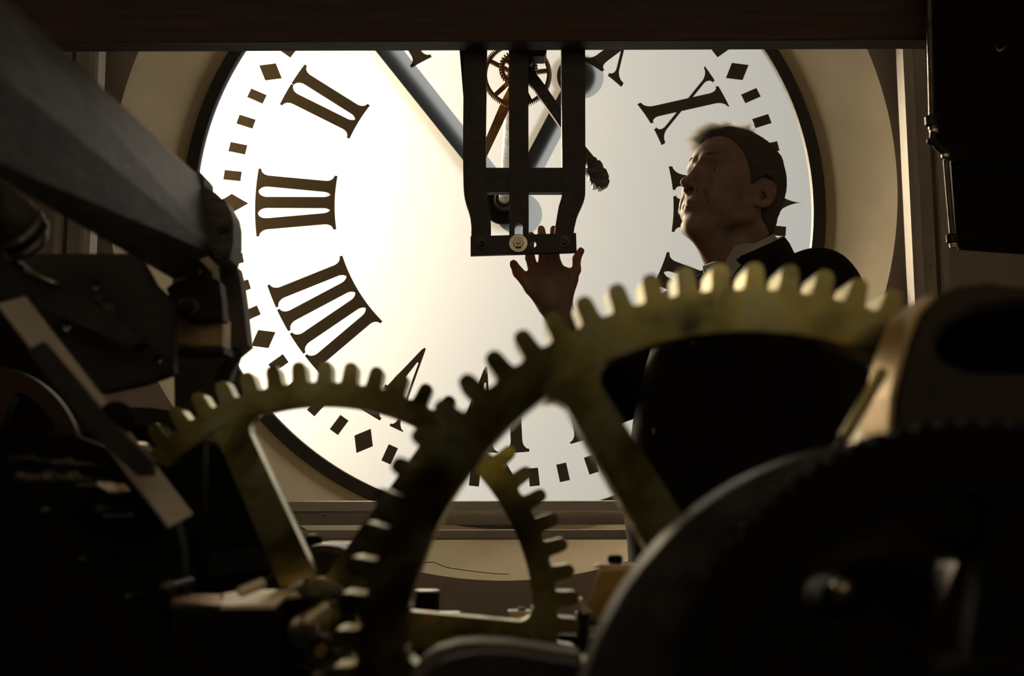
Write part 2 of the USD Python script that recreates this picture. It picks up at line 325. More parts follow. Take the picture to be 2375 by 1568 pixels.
def V_():
    thick = leg(.006, .490, -.024, R1 - .004, .0168, .035, 1); thin = leg(.0185, .486, .0625, R1 - .004, .0045, .0215, 1)
    tip = sg.Polygon([(-.006, .53), (.0145, .4835), (.018, .4835), (.024, .53)])
    g = unary_union([thick, thin, tip]); return g.difference(sg.Polygon([(-.2, .45), (.0125, .4835), (-.022, .63), (-.2, .63)])).difference(sg.Polygon([(.2, .45), (.0195, .4835), (.0535, .66), (.2, .66)]))
def X_():
    return unary_union([leg(.026, R0 + .002, -.044, R1 - .002, .0168, .0352, 0), leg(-.054, R0 + .002, .0347, R1 - .002, .0045, .0262, 0)])
V0, X0 = V_(), X_()
ann = sg.Point(0, 0).buffer(R1, quad_segs=128).difference(sg.Point(0, 0).buffer(R0, quad_segs=128)).union(sg.box(-.3, .470, .3, .52).intersection(sg.Point(0, 0).buffer(.52)))
NUM = {1: ('I', [(I_, -.005)]), 2: ('II', [(I_, -.049), (I_, .050)]), 3: ('III', [(I_, -.0965), (I_, -.004), (I_, .088)]),
       4: ('IIII', [(I_, -.134), (I_, -.0265), (I_, .083), (I_, .190)]), 5: ('V', [(V0, 0)]), 6: ('VI', [(V0, -.14), (I_, .05)]),
       7: ('VII', [(V0, -.18), (I_, -.012), (I_, .09)]), 8: ('VIII', [(V0, -.245), (I_, -.045), (I_, .055), (I_, .155)]),
       9: ('IX', [(I_, -.105), (X0, .097)]), 10: ('X', [(X0, -.0)]), 11: ('XI', [(X0, -.09), (I_, .105)]), 12: ('XII', [(X0, -.14), (I_, .055), (I_, .155)])}
annI = sg.Point(0, 0).buffer(R1, quad_segs=128).difference(sg.Point(0, 0).buffer(R0, quad_segs=128)); annV = sg.Point(0, 0).buffer(R1, quad_segs=128)
def dialmark(g, hour, y0=DY - .0035, y1=DY - .001):
    """Local (t clockwise from outside, r) to the world (mirrored, as the dial is seen from behind)."""
    a = math.radians(30 * hour)
    def f(x, y, z=None):
        x, y = np.asarray(x), np.asarray(y)
        return DCX - (x * math.cos(a) + y * math.sin(a)), DCZ + (y * math.cos(a) - x * math.sin(a))
    from shapely.ops import transform
    return extrude_y(transform(f, g).buffer(0), y0, y1)
for h, (txt, parts) in NUM.items():
    g = unary_union([rot(p.intersection(annV if p is V0 else annI), a) for p, a in parts])
    obj('numeral', dialmark(g, h), enamelm, dial, smooth=False, label=f'black Roman numeral {txt}')
for k in range(60):
    if k % 5: obj('minute_mark', dialmark(sg.box(-.0144, .775, .0144, .8255), k / 5), enamelm, dial, smooth=False)
for h in range(1, 13):
    if h % 3: obj('hour_diamond', dialmark(sg.Polygon([(0, .8396), (-.0305, .8), (0, .7604), (.0305, .8)]), h), enamelm, dial, smooth=False)
    else:
        L = [(-.029 * (1 - u) ** 1.9, .7965 + .0735 * u) for u in np.linspace(0, 1, 12)]
        obj('quarter_star', dialmark(sg.Polygon(L + [(-x, y) for x, y in L[::-1][1:]] + [(0, .747)]), h), enamelm, dial, smooth=False)

# hands outside the glass (their shadows and silhouettes show through it)
HY, HY2 = DY + .10, DY + .045
def barpoly(p, q, w0, w1): 
    p, q = np.array(p), np.array(q); d = (q - p) / np.linalg.norm(q - p); n = np.array([-d[1], d[0]])
    return sg.Polygon([p + n * w0, q + n * w1, q - n * w1, p - n * w0])
SHX, SHZ = math.tan(SUN_AZ) * (HY - DY), math.tan(SUN_EL) / math.cos(SUN_AZ) * (HY - DY)
def shadow_px(pts):   # where the hand lies, from where its shadow on the glass shows
    return px(pts, DY) + [SHX, SHZ]
hub = np.array([DCX, DCZ])
d1 = np.array([-(1199 - 911), 490 - 117.]); d1 /= np.linalg.norm(d1); d2 = np.array([1338 - 1184, 481 - 182.]); d2 /= np.linalg.norm(d2)
mh = thing('minute_hand', 'long straight minute hand, a grey shadow through the glass running up left from the hub', 'clock hand', (DCX, HY, DCZ))
obj('blade', extrude_y(barpoly(hub, hub + d1 * .76, .030, .034).union(barpoly(hub + d1 * .7, hub + d1 * .82, .034, .002)), HY, HY + .012, .002), blackp, mh)
obj('boss', extrude_y(disc(DCX, DCZ, .064), HY - .01, HY + .02, .003), blackp, mh)
hh = thing('hour_hand', 'short hour hand with a round disc end, shadowed through the glass beside the gear bracket', 'clock hand', (DCX, HY2, DCZ))
obj('blade', extrude_y(barpoly(hub, hub + d2 * .44, .030, .030), HY2, HY2 + .012, .002), blackp, hh)
obj('disc', extrude_y(disc(*(hub + d2 * .450), .068), HY2, HY2 + .012, .002), blackp, hh)
# ---------------------------------------------------------------- beam, bracket and motion work in front of the dial
def local(Y, *pts): return tuple(np.array([at(*p, Y) for p in pts]).mean(0))
bm = thing('ceiling_beam', 'dark reddish-brown wooden beam across the top of the view', 'beam', (0, 2.09, 1.84))
g = pxpoly([(-700, 123.5), (3100, 111), (3100, -260), (-700, -260)], 2.14)
obj('plank', extrude_y(g, 2.094, 2.14, .0015), wood, bm, smooth=False)
obj('upper_plank', extrude_y(pxpoly([(-700, -10), (3100, -22), (3100, -400), (-700, -400)], 2.12), 2.05, 2.0935, .003), wood, bm, smooth=False)

BY = 2.15
br = thing('gear_bracket', 'black iron hanging bracket with two bent posts and a bolted foot plate', 'bracket', at(1205, 300, BY))
Lp = [(1076, 100), (1075, 180), (1073.8, 300), (1074, 385), (1074.8, 430), (1076, 448), (1078, 462), (1082, 476), (1087, 490), (1091, 506), (1093, 525), (1093, 560), (1138.4, 560), (1138.4, 520), (1137.5, 498), (1134, 474), (1130.5, 456), (1129, 445), (1126.8, 388), (1126.8, 300), (1129.4, 100)]
Rp = [(1302, 100), (1303, 250), (1304.4, 388), (1305, 445), (1301.5, 460), (1296, 478), (1292, 500), (1288, 525), (1285, 560), (1329, 560), (1332, 530), (1336, 513), (1340, 497), (1345, 485), (1351, 472), (1356, 460), (1357.6, 450), (1358, 370), (1357.4, 180), (1357.4, 100)]
for P in (Lp, Rp): obj('bent_post', plate(P, BY, .034, bev=.0015), bracket_iron, br, smooth=30)
slot = sg.LineString(px([(1202.8, 527), (1202.8, 575)], BY)).buffer(.0073)
obj('centre_bar', plate([(1180, 100), (1225.5, 100), (1225.8, 300), (1226.5, 566), (1181, 566)], BY - .002, .022, bev=.001, holes=[slot]), bracket_iron, br, smooth=30)
obj('cross_bar', plate([(1122, 388.5), (1309, 388.5), (1309, 445), (1122, 445)], BY + .003, .024, bev=.0012), bracket_iron, br, smooth=30)
hole = disc(*px([(1236, 566)], BY - .016)[0], .0066)
obj('foot_plate', plate([(1091.3, 547.7), (1336.3, 540), (1337.7, 584.7), (1091.3, 592.3)], BY - .016, .013, bev=.001, holes=[hole, sa.translate(slot, 0, 0)]), bracket_iron, br, smooth=30)
def bolt(parent, x, y, Y, r_px, hexr, m1=dsteel, m2=dsteel, wash=True, stud=True):
    p = at(x, y, Y); s = 1 / 2754 * (np.dot(p - CAM, ray(1187.5, 784)))
    w = obj('washer', cyl(p, p - [0, .003, 0], r_px * s, n=40, bev=.0008), m1, parent)
    obj('nut', hexnut(p - [0, .003, 0], (0, -1, 0), hexr * s, .008), m2, w, smooth=20)
    if stud: obj('stud', cyl(p - [0, .004, 0], p - [0, .015, 0], hexr * .42 * s, n=20, bev=.0012), m2, w)
bolt(br, 1202, 564.5, BY - .016, 22, 13, mat_ := steel, steel)
bolt(br, 1117, 564.5, BY - .016, 14, 8, iron_worn, iron_worn); bolt(br, 1309.4, 560, BY - .016, 14, 8, iron_worn, dsteel)
rp = thing('rear_strip', 'thin tapered rear post just behind the left post of the gear bracket', 'post', at(1071, 150, 2.186))
obj('strip', plate([(1064, 95), (1082, 95), (1082, 230), (1075, 230)], 2.186, .012), iron, rp, smooth=False)

def toothed(c, rt, rr, n, ph, tip=.34, base=.62, round_=True, steps=7):
    """Gear outline: n rounded teeth, ph the angle of one tooth clockwise from up (rad)."""
    pts = []; pitch = 2 * math.pi / n
    for k in range(n):
        a0 = ph + k * pitch; w0, w1 = base * pitch / 2, tip * pitch / 2; prof = []
        prof.append((-pitch / 2 + (pitch / 2 - w0) * .35, rr)); prof.append((-w0 * 1.02, rr + (rt - rr) * .05)); prof.append((-w0 * .90, rr + (rt - rr) * .3)); prof.append((-w0 * .86, rr + (rt - rr) * .55))
        for u in np.linspace(0, math.pi / 2, steps): prof.append((-w0 * .84 * math.cos(u) ** .8 if u < math.pi / 2 else 0, rr + (rt - rr) * (.62 + .38 * math.sin(u))))
        full_ = prof + [(-x, y) for x, y in prof[::-1][1:]]
        pts += [(c[0] + r * math.sin(a0 + x), c[1] + r * math.cos(a0 + x)) for x, r in full_]
    return sg.Polygon(pts).buffer(0)
def spoke_poly(c, a, r0, r1, w0, w1):
    d = np.array([math.sin(a), math.cos(a)]); return barpoly(np.array(c) + d * r0, np.array(c) + d * r1, w0, w1)
# motion work: two fine-toothed wheels on the dial arbor
G1 = px([(1199, 172)], 2.31)[0]; s1 = 1 / 1148.
mw = thing('motion_gear', 'large thin fine-toothed ring wheel behind the gear bracket', 'gear', (G1[0], 2.31, G1[1]))
ring_ = toothed(G1, 81 * s1, 74.5 * s1, 104, 0, base=.55, steps=3).difference(disc(*G1, 69.5 * s1, 96))
obj('toothed_rim', extrude_y(ring_, 2.31, 2.318), bronze, mw, smooth=30)
for k in range(5): obj('spoke', extrude_y(spoke_poly(G1, math.radians(-62 + 72 * k), 14 * s1, 70.5 * s1, 5 * s1, 4.5 * s1), 2.3105, 2.3175), bronze, mw, smooth=False)
obj('hub', cyl((G1[0], 2.30, G1[1]), (G1[0], 2.33, G1[1]), 18 * s1, n=40, bev=.001), bronze, mw)
G2 = px([(1202, 157)], 2.275)[0]; s2 = 1 / 1165.
mw2 = thing('motion_pinion', 'small wheel with coarse teeth in front of the thin ring wheel', 'gear', (G2[0], 2.275, G2[1]))
obj('toothed_rim', extrude_y(toothed(G2, 45.5 * s2, 39 * s2, 36, .05, base=.6, steps=4).difference(disc(*G2, 33 * s2, 64)), 2.275, 2.285), bronze, mw2, smooth=30)
for k in range(4): obj('spoke', extrude_y(spoke_poly(G2, math.radians(-55 + 90 * k), 8 * s2, 34 * s2, 4.2 * s2, 4 * s2), 2.2755, 2.2845), bronze, mw2, smooth=False)
obj('hub', cyl((G2[0], 2.262, G2[1]), (G2[0], 2.295, G2[1]), 15 * s2, n=40, bev=.001), dsteel, mw2)
sh = thing('dial_arbor', 'pale steel rod running back from the wheels to the centre of the dial', 'shaft', (DCX, 2.4, DCZ))
obj('rod', cyl((G1[0] - .006, 2.335, G1[1] + .003), (DCX, DY - .03, DCZ), .0155, n=40), steel, sh)
obj('collar', cyl((DCX, DY - .05, DCZ), (DCX, DY - .004, DCZ), .029, n=48, bev=.004), dsteel, sh)
obj('flange', cyl((DCX, DY - .012, DCZ), (DCX, DY - .002, DCZ), .066, n=64, bev=.002), iron, sh)
lv = thing('ratchet_lever', 'dark lever with a notched end poking out right of the gear bracket', 'lever', at(1290, 260, 2.24))
obj('arm', plate([(1196, 134), (1226, 134), (1245, 172), (1266, 199.5), (1310, 264), (1358, 339), (1384, 371), (1362, 386), (1302, 297), (1237, 204), (1200, 166)], 2.24, .014, bev=.001), iron_worn, lv, smooth=False)
obj('notched_end', plate([(1358, 362), (1382, 364), (1387, 372), (1391, 370.5), (1398, 380), (1400, 388.5), (1406, 392), (1409, 398.6), (1413, 409), (1411, 413), (1414.6, 419), (1411, 428), (1396, 437), (1391, 429.5), (1386, 433.5), (1377, 421), (1371, 424), (1366, 405), (1361, 399), (1363, 388.5)], 2.232, .022, bev=.001), iron_worn, lv, smooth=False)
for a, b in (((1360, 391), (1365, 398)), ((1370, 404), (1376, 416)), ((1378, 422), (1385, 432)), ((1390, 428), (1396, 436))):
    p, q = at(*a, 2.236), at(*b, 2.236); obj('tooth', rbox(np.minimum(p, q) + [-.003, 0, -.002], np.maximum(p, q) + [.001, .02, .002], .001), steel, lv)
bb = thing('bronze_strut', 'mottled bronze flat strut slanting down behind the left window of the bracket', 'strut', at(1150, 290, 2.34))
obj('flat_bar', plate([(1187, 186), (1163, 235), (1127, 320), (1099, 380), (1112, 398), (1127, 366), (1177, 261), (1203, 208)], 2.34, .006, bev=.0008), bronze, bb, smooth=False)
bk = thing('bearing_block', 'black bearing block under the beam between the bracket posts', 'bearing', at(1228, 110, 2.2))
obj('block', plate([(1186, 60), (1270, 60), (1268, 118), (1263, 129), (1192, 129)], 2.19, .045, bev=.002), iron, bk, smooth=False)
p = at(1212, 148, 2.225)
obj('boss', cyl(p, p + [0, .06, 0], .022, n=32, bev=.002), iron, bk)
obj('clamp', plate([(1188, 118), (1206, 118), (1214, 146), (1204, 160), (1186, 152)], 2.215, .02, bev=.001), dsteel, bk, smooth=False)
obj('spring', tube(smoothpath([at(1200, 126, 2.21), at(1212, 134, 2.207), at(1217, 146, 2.207), at(1210, 141, 2.212), at(1204, 130, 2.21)]), .0016, 8), steel, bk)
obj('stop_pin', cyl(at(1226, 140, 2.2), at(1226, 140, 2.2) + [0, .05, 0], .008, n=24, bev=.001), dsteel, bk)

# black cabinet with conduits at the right
cb = thing('steel_cabinet', 'tall black steel cabinet hanging at the right edge of the view', 'cabinet', (1.3, 2.0, 1.6))
CY = 2.02
obj('upper_case', plate([(2162, -300), (3300, -300), (3300, 420), (2215, 372), (2200, 364), (2178, 340), (2166, 330)], CY, .012, bev=.002), blackp, cb, smooth=False)
obj('lower_case', plate([(2204, 340), (3300, 340), (3300, 640), (2480, 595), (2226, 577), (2219, 560)], CY + .013, .012, bev=.002), blackp, cb, smooth=False)
em = [(2311.5, 106.5), (2311, 113), (2314, 119.5), (2320, 120.5), (2328, 114), (2337, 104.5), (2325, 112.5), (2318, 115), (2313.5, 112.5)]
obj('mark', plate(em, CY - .0015, .001), simple('grey_mark', (.30, .28, .25), .6), cb, smooth=False, label='small grey curved tick emblem')  # small grey tick-shaped mark on the cabinet
def conduit(name, label, pts, r, coup):
    c = thing(name, label, 'conduit', at(*pts[0], CY - .0095))
    obj('pipe', cyl(at(*pts[0], CY - .0095), at(*pts[-1], CY - .0095), r, n=24), dsteel, c)
    for (x, y, k, m) in coup:
        p = at(x, y, CY - .0095); obj('coupling', cyl(p + [0, 0, .006 * k], p - [0, 0, .006 * k], r + .0035 * k, n=24, bev=.002), m, c)
conduit('conduit_pipe', 'thin grey conduit down the upper left edge of the black cabinet', [(2153, -60), (2161, 272)], .0055, [(2159, 281, 1.5, iron), (2164, 297, .8, dsteel), (2166, 304, .7, steel)])
obj('elbow', tube(smoothpath([at(2166, 304, CY - .0095), at(2165, 322, CY - .0095), at(2175, 340, CY - .0095), at(2192, 356, CY - .0095), at(2197, 372, CY - .0095)]), .0065, 12), iron, '/World/conduit_pipe')
obj('cap', sphere(at(2163, 328, CY - .0095), .009, 2, (1.2, 1, .8)), iron, '/World/conduit_pipe')
conduit('conduit_pipe', 'lower thin conduit ending in a bright tip beside the cabinet', [(2194, 372), (2209, 548)], .0052, [(2193, 362, .7, steel), (2208, 554, 1.4, iron), (2211, 566, .6, steel), (2212, 572, .5, steel)])

wr = thing('loose_wire', 'thin dark loose wire along the lower edge of the round opening', 'wire', at(1040, 1315, 3.11))
obj('wire', tube(smoothpath([at(955, 1298, 3.112), at(985, 1305, 3.11), at(1002, 1304, 3.108), at(1030, 1314, 3.108), at(1060, 1320, 3.11), at(1120, 1328, 3.113), at(1180, 1332, 3.116)]), .0009, 8), blackp, wr)
# ---------------------------------------------------------------- the movement in the foreground
def bar(p, q, w, t, r=.002):
    """A straight bar from p to q; w and t are its half width and half thickness vectors; rounded edges."""
    p, q, w, t = map(lambda a: np.asarray(a, float), (p, q, w, t)); s = trimesh.creation.icosphere(1, r).vertices
    w = w * max(.1, 1 - r / np.linalg.norm(w)); t = t * max(.1, 1 - r / np.linalg.norm(t))
    return trimesh.convex.convex_hull(np.vstack([s + e + i * w + j * t for e in (p, q) for i in (-1, 1) for j in (-1, 1)]))
def prism8(near, far, r=.003):
    """A tapering bar between two quadrilateral sections."""
    s = trimesh.creation.icosphere(2, r).vertices
    return trimesh.convex.convex_hull(np.vstack([s + np.asarray(c) for c in list(near) + list(far)]))
def wheel(name, label, c, Y, th, rt, rr, ri, n, ph, spokes, sw, hub_r, m, arbor=(.2, .2), arb_r=.012, bev=.0012, am=None):
    w = thing(name, label, 'gear', (c[0], Y, c[1]))
    body = toothed(c, rt, rr, n, ph) if n else disc(*c, rt, 256)
    obj('toothed_rim' if n else 'rim', extrude_y(body.difference(disc(*c, ri, 192)), Y, Y + th, bev), m, w, smooth=40)
    for a in spokes:
        d = np.array([math.sin(a), math.cos(a)]); nrm = np.array([d[1], -d[0]])
        g = spoke_poly(c, a, hub_r * .8, ri + .002, sw[0], sw[1])
        for s in (-1, 1):  # fillets into the rim
            e = np.array(c) + d * ri * .985 + nrm * s * sw[1]; k = sw[1] * .9
            tri = sg.Polygon([e - d * k, e + nrm * s * k, e + d * .004, e - nrm * s * .002]); tri = tri.difference(sg.Point(*(e - d * k + nrm * s * k)).buffer(k * .98))
            g = g.union(tri.intersection(disc(*c, ri + .001, 192)))
        obj('spoke', extrude_y(g, Y + th * .06, Y + th * .94, bev), m, w, smooth=40)
    obj('hub', cyl((c[0], Y - .008, c[1]), (c[0], Y + th + .008, c[1]), hub_r, n=56, bev=.003), m, w)
    obj('arbor', cyl((c[0], Y - arbor[0], c[1]), (c[0], Y + th + arbor[1], c[1]), arb_r, n=32, bev=.002), am or steel, w)
    return w
W2 = wheel('great_wheel', 'large brass wheel whose patinated toothed rim arches across the view below his chin', (.16275, .87958), .80, .042, .2823, .2635, .2345, 72, math.radians(1.3), [math.radians(-30.5 + 60 * k) for k in range(6)], (.018, .0135), .046, brass2, (.05, .1), .016)
W1 = wheel('going_wheel', 'toothed brass wheel on the left, meshing behind the great wheel', (-.17502, .89073), 1.10, .030, .2388, .2187, .1975, 60, math.radians(.75), [math.radians(-25.5 + 60 * k) for k in range(6)], (.017, .0145), .04, brass2, (.07, .06), .014)
W3 = wheel('winding_drum_flange', 'big dark smooth-edged drum flange in the lower right corner with a bright rim', (.2041, .8563), .62, .035, .1745, 0, .124, 0, 0, [math.radians(20 + 72 * k) for k in range(5)], (.016, .012), .04, dsteel, (.02, .03), .014, am=iron)
W3b = wheel('ratchet_gear', 'black fine-toothed wheel in front of the drum flange at the lower right', tuple(px([(2290, 1700)], .572)[0]), .572, .018, 703 * .572 / 2754, 690 * .572 / 2754, .11, 80, .01, [math.radians(10 + 72 * k) for k in range(5)], (.012, .010), .035, blackp, (.0, .0), .01, am=iron)
W5 = wheel('rear_flywheel', 'large black plain-rimmed wheel in the dark behind the left toothed wheel', tuple(px([(300, 1330)], 1.48)[0]), 1.48, .02, 387 * 1.45 / 2754, 0, 345 * 1.45 / 2754, 0, 0, [math.radians(12 + 72 * k) for k in range(5)], (.016, .014), .04, iron, (.01, .06), .014)
c5 = px([(300, 1330)], 1.48)[0]; obj('web', extrude_y(disc(*c5, 350 * 1.45 / 2754, 128), 1.488, 1.494), blackp, W5)  # added black disc keeps the space inside the rim dark
W6 = wheel('bronze_flywheel', 'dim brown spoked wheel at the far left edge', tuple(px([(-60, 1090)], 1.36)[0]), 1.36, .018, 245 * 1.36 / 2754, 0, 205 * 1.36 / 2754, 0, 0, [math.radians(20 + 60 * k) for k in range(6)], (.010, .009), .02, simple('dark_brown_bronze', (.05, .028, .014), .5, metal=.7, var=.2), (.02, .03), .01)  # bronze in a very dark brown tone

# --- left: the lever arm and the plates around it
la = thing('lifting_lever', 'broad worn grey iron lever slanting down from the upper left to the dial edge', 'lever', at(300, 400, 1.1))
nT, nM, nB = at(-90, -75, .60), at(-90, 110, .60), at(-170, 300, .62); fT, fM, fB = at(470, 428, 1.30), at(503, 588, 1.30), at(405, 640, 1.31)
obj('arm', prism8([nT, nM, nB, nT + nB - nM], [fT, fM, fB, fT + fB - fM], .004), iron_worn, la, smooth=40)
obj('end_lug', plate([(448, 392), (466, 398), (472, 408), (472, 430), (500, 445), (522, 466), (535, 490), (540, 515), (540, 560), (536, 580), (532, 600), (500, 612), (455, 560)], 1.262, .05, r=.002, bev=.003, holes=[sg.Point(*px([(519, 545)], 1.262)[0]).buffer(.0065)]), iron_worn, la, smooth=40)
obj('pin', cyl(at(519, 545, 1.27), at(519, 545, 1.27) + [0, .04, 0], .0064, n=24), dsteel, la)
for (x, y, k) in ((185, 200, .010), (325, 318, .006)): p = at(x, y, 1.02); obj('rivet', sphere(p, k, 2, (1, .6, 1)), iron_worn, la)

pw = thing('pallet_post', 'upright brown-black iron post standing left of the dial with an angled edge', 'post', at(490, 760, 1.33))
obj('post', plate([(398, 640), (450, 592), (505, 585), (530, 602), (548, 616), (556, 650), (563, 700), (574, 800), (546, 823), (533, 860), (520, 900), (500, 985), (404, 985)], 1.33, .035, r=.0015, bev=.003), post_iron, pw, smooth=40)
obj('stem', plate([(410, 980), (470, 980), (470, 1850), (410, 1850)], 1.345, .03), blackp, pw)
obj('hook', tube(smoothpath([at(552, 818, 1.325), at(534, 842, 1.32), at(521, 868, 1.32), at(512, 890, 1.32)]), .0075, 12), iron, pw)
ck = thing('clamp_block', 'bolted clamp block with a tan brass face on the upright post', 'clamp', at(457, 740, 1.24))
obj('body', plate([(384, 668), (404, 652), (470, 646), (500, 646), (508, 654), (514, 700), (516, 742), (470, 748), (440, 744), (392, 690)], 1.22, .03, bev=.003), iron, ck, smooth=40)
obj('tan_face', plate([(402, 690), (516, 735), (515, 806), (402, 806)], 1.232, .04, bev=.003), simple('tan_brass', (.80, .55, .20), .45, metal=.55, col2=(.30, .26, .22), scale=22), ck, smooth=40, label='tan worn brass face')
obj('bottom_strip', plate([(398, 806), (518, 803), (518, 818), (400, 822)], 1.229, .045, bev=.002), iron, ck, smooth=40)
p = at(437, 715, 1.22); b = obj('bolt', cyl(p, p - [0, .006, 0], .012, n=32, bev=.002), dsteel, ck); obj('head', hexnut(p - [0, .006, 0], (0, -1, 0), .0075, .006), iron, b, smooth=20)
p = at(456, 630, 1.219); obj('stud', cyl(p, p - [0, .004, 0], .0045, n=20, bev=.001), dsteel, ck)
obj('lit_edge_strip', bar(at(474, 600, 1.225), at(498, 624, 1.232), (.003, .006, .003), (.001, 0, -.001), .0008), steel, ck); obj('lit_edge_strip', bar(at(499, 626, 1.232), at(502, 655, 1.235), (.002, .006, 0), (.001, 0, 0), .0008), steel, ck)  # pale strips paint the highlight along the clamp edge

cm = thing('side_plate', 'big rounded black iron side plate with small holes at the left', 'plate', at(220, 740, 1.17))
hp = lambda x, y, r: sg.Point(*px([(x, y)], 1.17)[0]).buffer(r)
obj('plate', plate([(-40, 588), (318, 587), (356, 655), (392, 690), (402, 700), (402, 866), (330, 891), (235, 912), (185, 892), (120, 830), (60, 740), (-40, 700)], 1.17, .02, r=.004, bev=.002, holes=[hp(222, 662, .0042), hp(153, 757, .0045), hp(365, 835, .003)]), simple('plate_iron', (.024, .023, .022), .5, metal=.15, var=.2, scale=8, stretch=(1, 1, 12), bump=.1), cm, smooth=40)
p = at(228, 724, 1.17); b = obj('boss', cyl(p, p - [0, .014, 0], .020, .016, n=40, bev=.005), dsteel, cm); obj('axle_end', cyl(p - [0, .013, 0], p - [0, .03, 0], .010, n=32, bev=.004), iron, b)
kl = thing('catch_lever', 'thick black catch lever with its lit upper edge painted pale in front of the side plate', 'lever', at(150, 680, 1.08))
obj('arm', plate([(-40, 540), (66, 628), (140, 658), (235, 716), (335, 790), (300, 806), (60, 700), (-40, 690)], 1.08, .03, r=.001, bev=.0012), iron, kl, smooth=40)
obj('painted_lit_edge', bar(at(72, 633, 1.082), at(136, 661, 1.082), (0, .014, 0), (-.0007, 0, .002), .0012), steel, kl)  # steel strip paints the highlight along the lever top
gr = thing('grip_handle', 'ribbed dull metal handle at the left edge above the catch lever', 'handle', at(30, 540, 1.05))
obj('grip', tube(smoothpath([at(-60, 450, 1.02), at(0, 500, 1.04), at(40, 535, 1.05), at(66, 590, 1.06)]), [.026] * 20 + [.022, .02, .017, .012, .006], 24), dsteel, gr)
for x, y, r in ((8, 505, .0275), (38, 532, .027), (58, 565, .021)):
    p = at(x, y, 1.045); d = at(x + 10, y + 12, 1.05) - p; d /= np.linalg.norm(d); obj('rib', cyl(p - d * .004, p + d * .004, r, n=40, bev=.003), dsteel, gr)
db = thing('diagonal_bar', 'long straight grey bar running diagonally across the lower left', 'bar', at(230, 950, 1.0))
A, B = at(28, 700, .99), at(418, 1207, .99); dd = (B - A) / np.linalg.norm(B - A); nn = np.array([-dd[2], 0, dd[0]]); nn *= np.sign(nn[0]); ww = .8 * nn * .010 + np.array([0, .012, 0])
ww_n = np.cross(dd, ww); ww_n /= np.linalg.norm(ww_n)
obj('bar', bar(A, B, ww, ww_n * .0022, .001), alu, db, smooth=40)
for u in (.58,): p = A + (B - A) * u + nn * .01; obj('knob', sphere(p - [0, .006, 0], .015, 3), blackp, db)
bs = thing('back_stay', 'black slanting stay covering the middle of the grey diagonal bar', 'bar', at(210, 950, .955))
obj('stay', plate([(60, 812), (98, 792), (240, 960), (352, 1068), (352, 1104), (318, 1104), (215, 1010)], .955, .012, bev=.001), iron, bs, smooth=40)

# --- lower left: rails, rods and bolts in the dark
fp = thing('frame_casting', 'massive black cast movement frame filling the lower left corner', 'frame', at(300, 1400, 1.3))
obj('side_casting', plate([(-500, 1000), (170, 1010), (330, 1072), (392, 1150), (420, 1280), (425, 1424), (660, 1424), (660, 1900), (-500, 1900)], 1.052, .028, bev=.002), blackp, fp, smooth=40)
obj('added_dark_panel', plate([(-700, 600), (120, 600), (165, 900), (250, 962), (250, 1900), (-700, 1900)], 1.57, .02), blackp, fp)  # added black sheet hides the lit wall, keeping this corner dark
obj('leg', box((at(-400, 1500, 1.05)[0], 1.052, 0), (at(600, 1500, 1.05)[0], 1.08, at(0, 1890, 1.05)[2] + .01)), blackp, fp)
rods = [((20, 1064, .92), (78, 1062, .93), .0012), ((120, 1073, .93), (160, 1073, .93), .0022), ((55, 1110, .9), (112, 1111, .91), .0042), ((112, 1111, .91), (166, 1111, .92), .0038), ((165, 1127, .95), (236, 1126, .96), .0022), ((236, 1198, .97), (300, 1196, .98), .0018)]
ra = thing('detent_rods', 'small dull steel detent rods at the far lower left', 'rods', at(130, 1110, .93)) if False else None
for k, (a, b, r) in enumerate(rods):
    t = thing('detent_rod', ('thin dull steel detent rod at the far lower left, uppermost', 'short detent rod with a bright ball tip at the lower left', 'thicker round detent rod at the lower left, left half', 'thicker round detent rod at the lower left, right half', 'detent rod leading to the bright cam tip', 'lowest thin detent rod beside two round bolt heads')[k], 'rod', at(*a))
    obj('rod', cyl(at(*a), at(*b), r, n=20, bev=.0008), dsteel, t)
    obj('collar', sphere(at(*b), r * 1.7, 2), dsteel, t); obj('stub', cyl(at(*a) + [.002, 0, 0], at(*a) + [.002, 1.053 - at(*a)[1], 0], max(.0015, r * .8), n=12), iron, t)
ct = thing('cam_tip', 'bright slanted brass cam tip at the lower left', 'cam', at(260, 1130, .96))
obj('tip', plate([(240, 1121), (262, 1122), (276, 1138), (268, 1144), (252, 1136)], .955, .03, bev=.001), steel, ct, smooth=40)
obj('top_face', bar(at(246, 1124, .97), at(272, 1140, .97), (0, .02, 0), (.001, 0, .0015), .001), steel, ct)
for k, (x, y, r, lab) in enumerate(((50, 1106, .006, 'dull round bolt head at the extreme lower left'), (107, 1185, .005, 'small round bolt head, left one of the two lowest'), (234, 1182, .006, 'small round bolt head, right one of the two lowest'), (388, 1362, .007, 'dim round bolt head left of the bright rail'), (190, 1297, .003, 'tiny dim bolt head in the dark lower left'), (296, 1384, .003, 'tiny dim bolt head below the dark frame'))):
    t = thing('bolt', lab, 'bolt', at(x, y, .98)); p = at(x, y, .98); obj('head', sphere(p, r, 2, (1, .7, .8)), dsteel, t); obj('shank', cyl(p, p + [0, 1.053 - .98, 0], r * .5, n=16), iron, t)

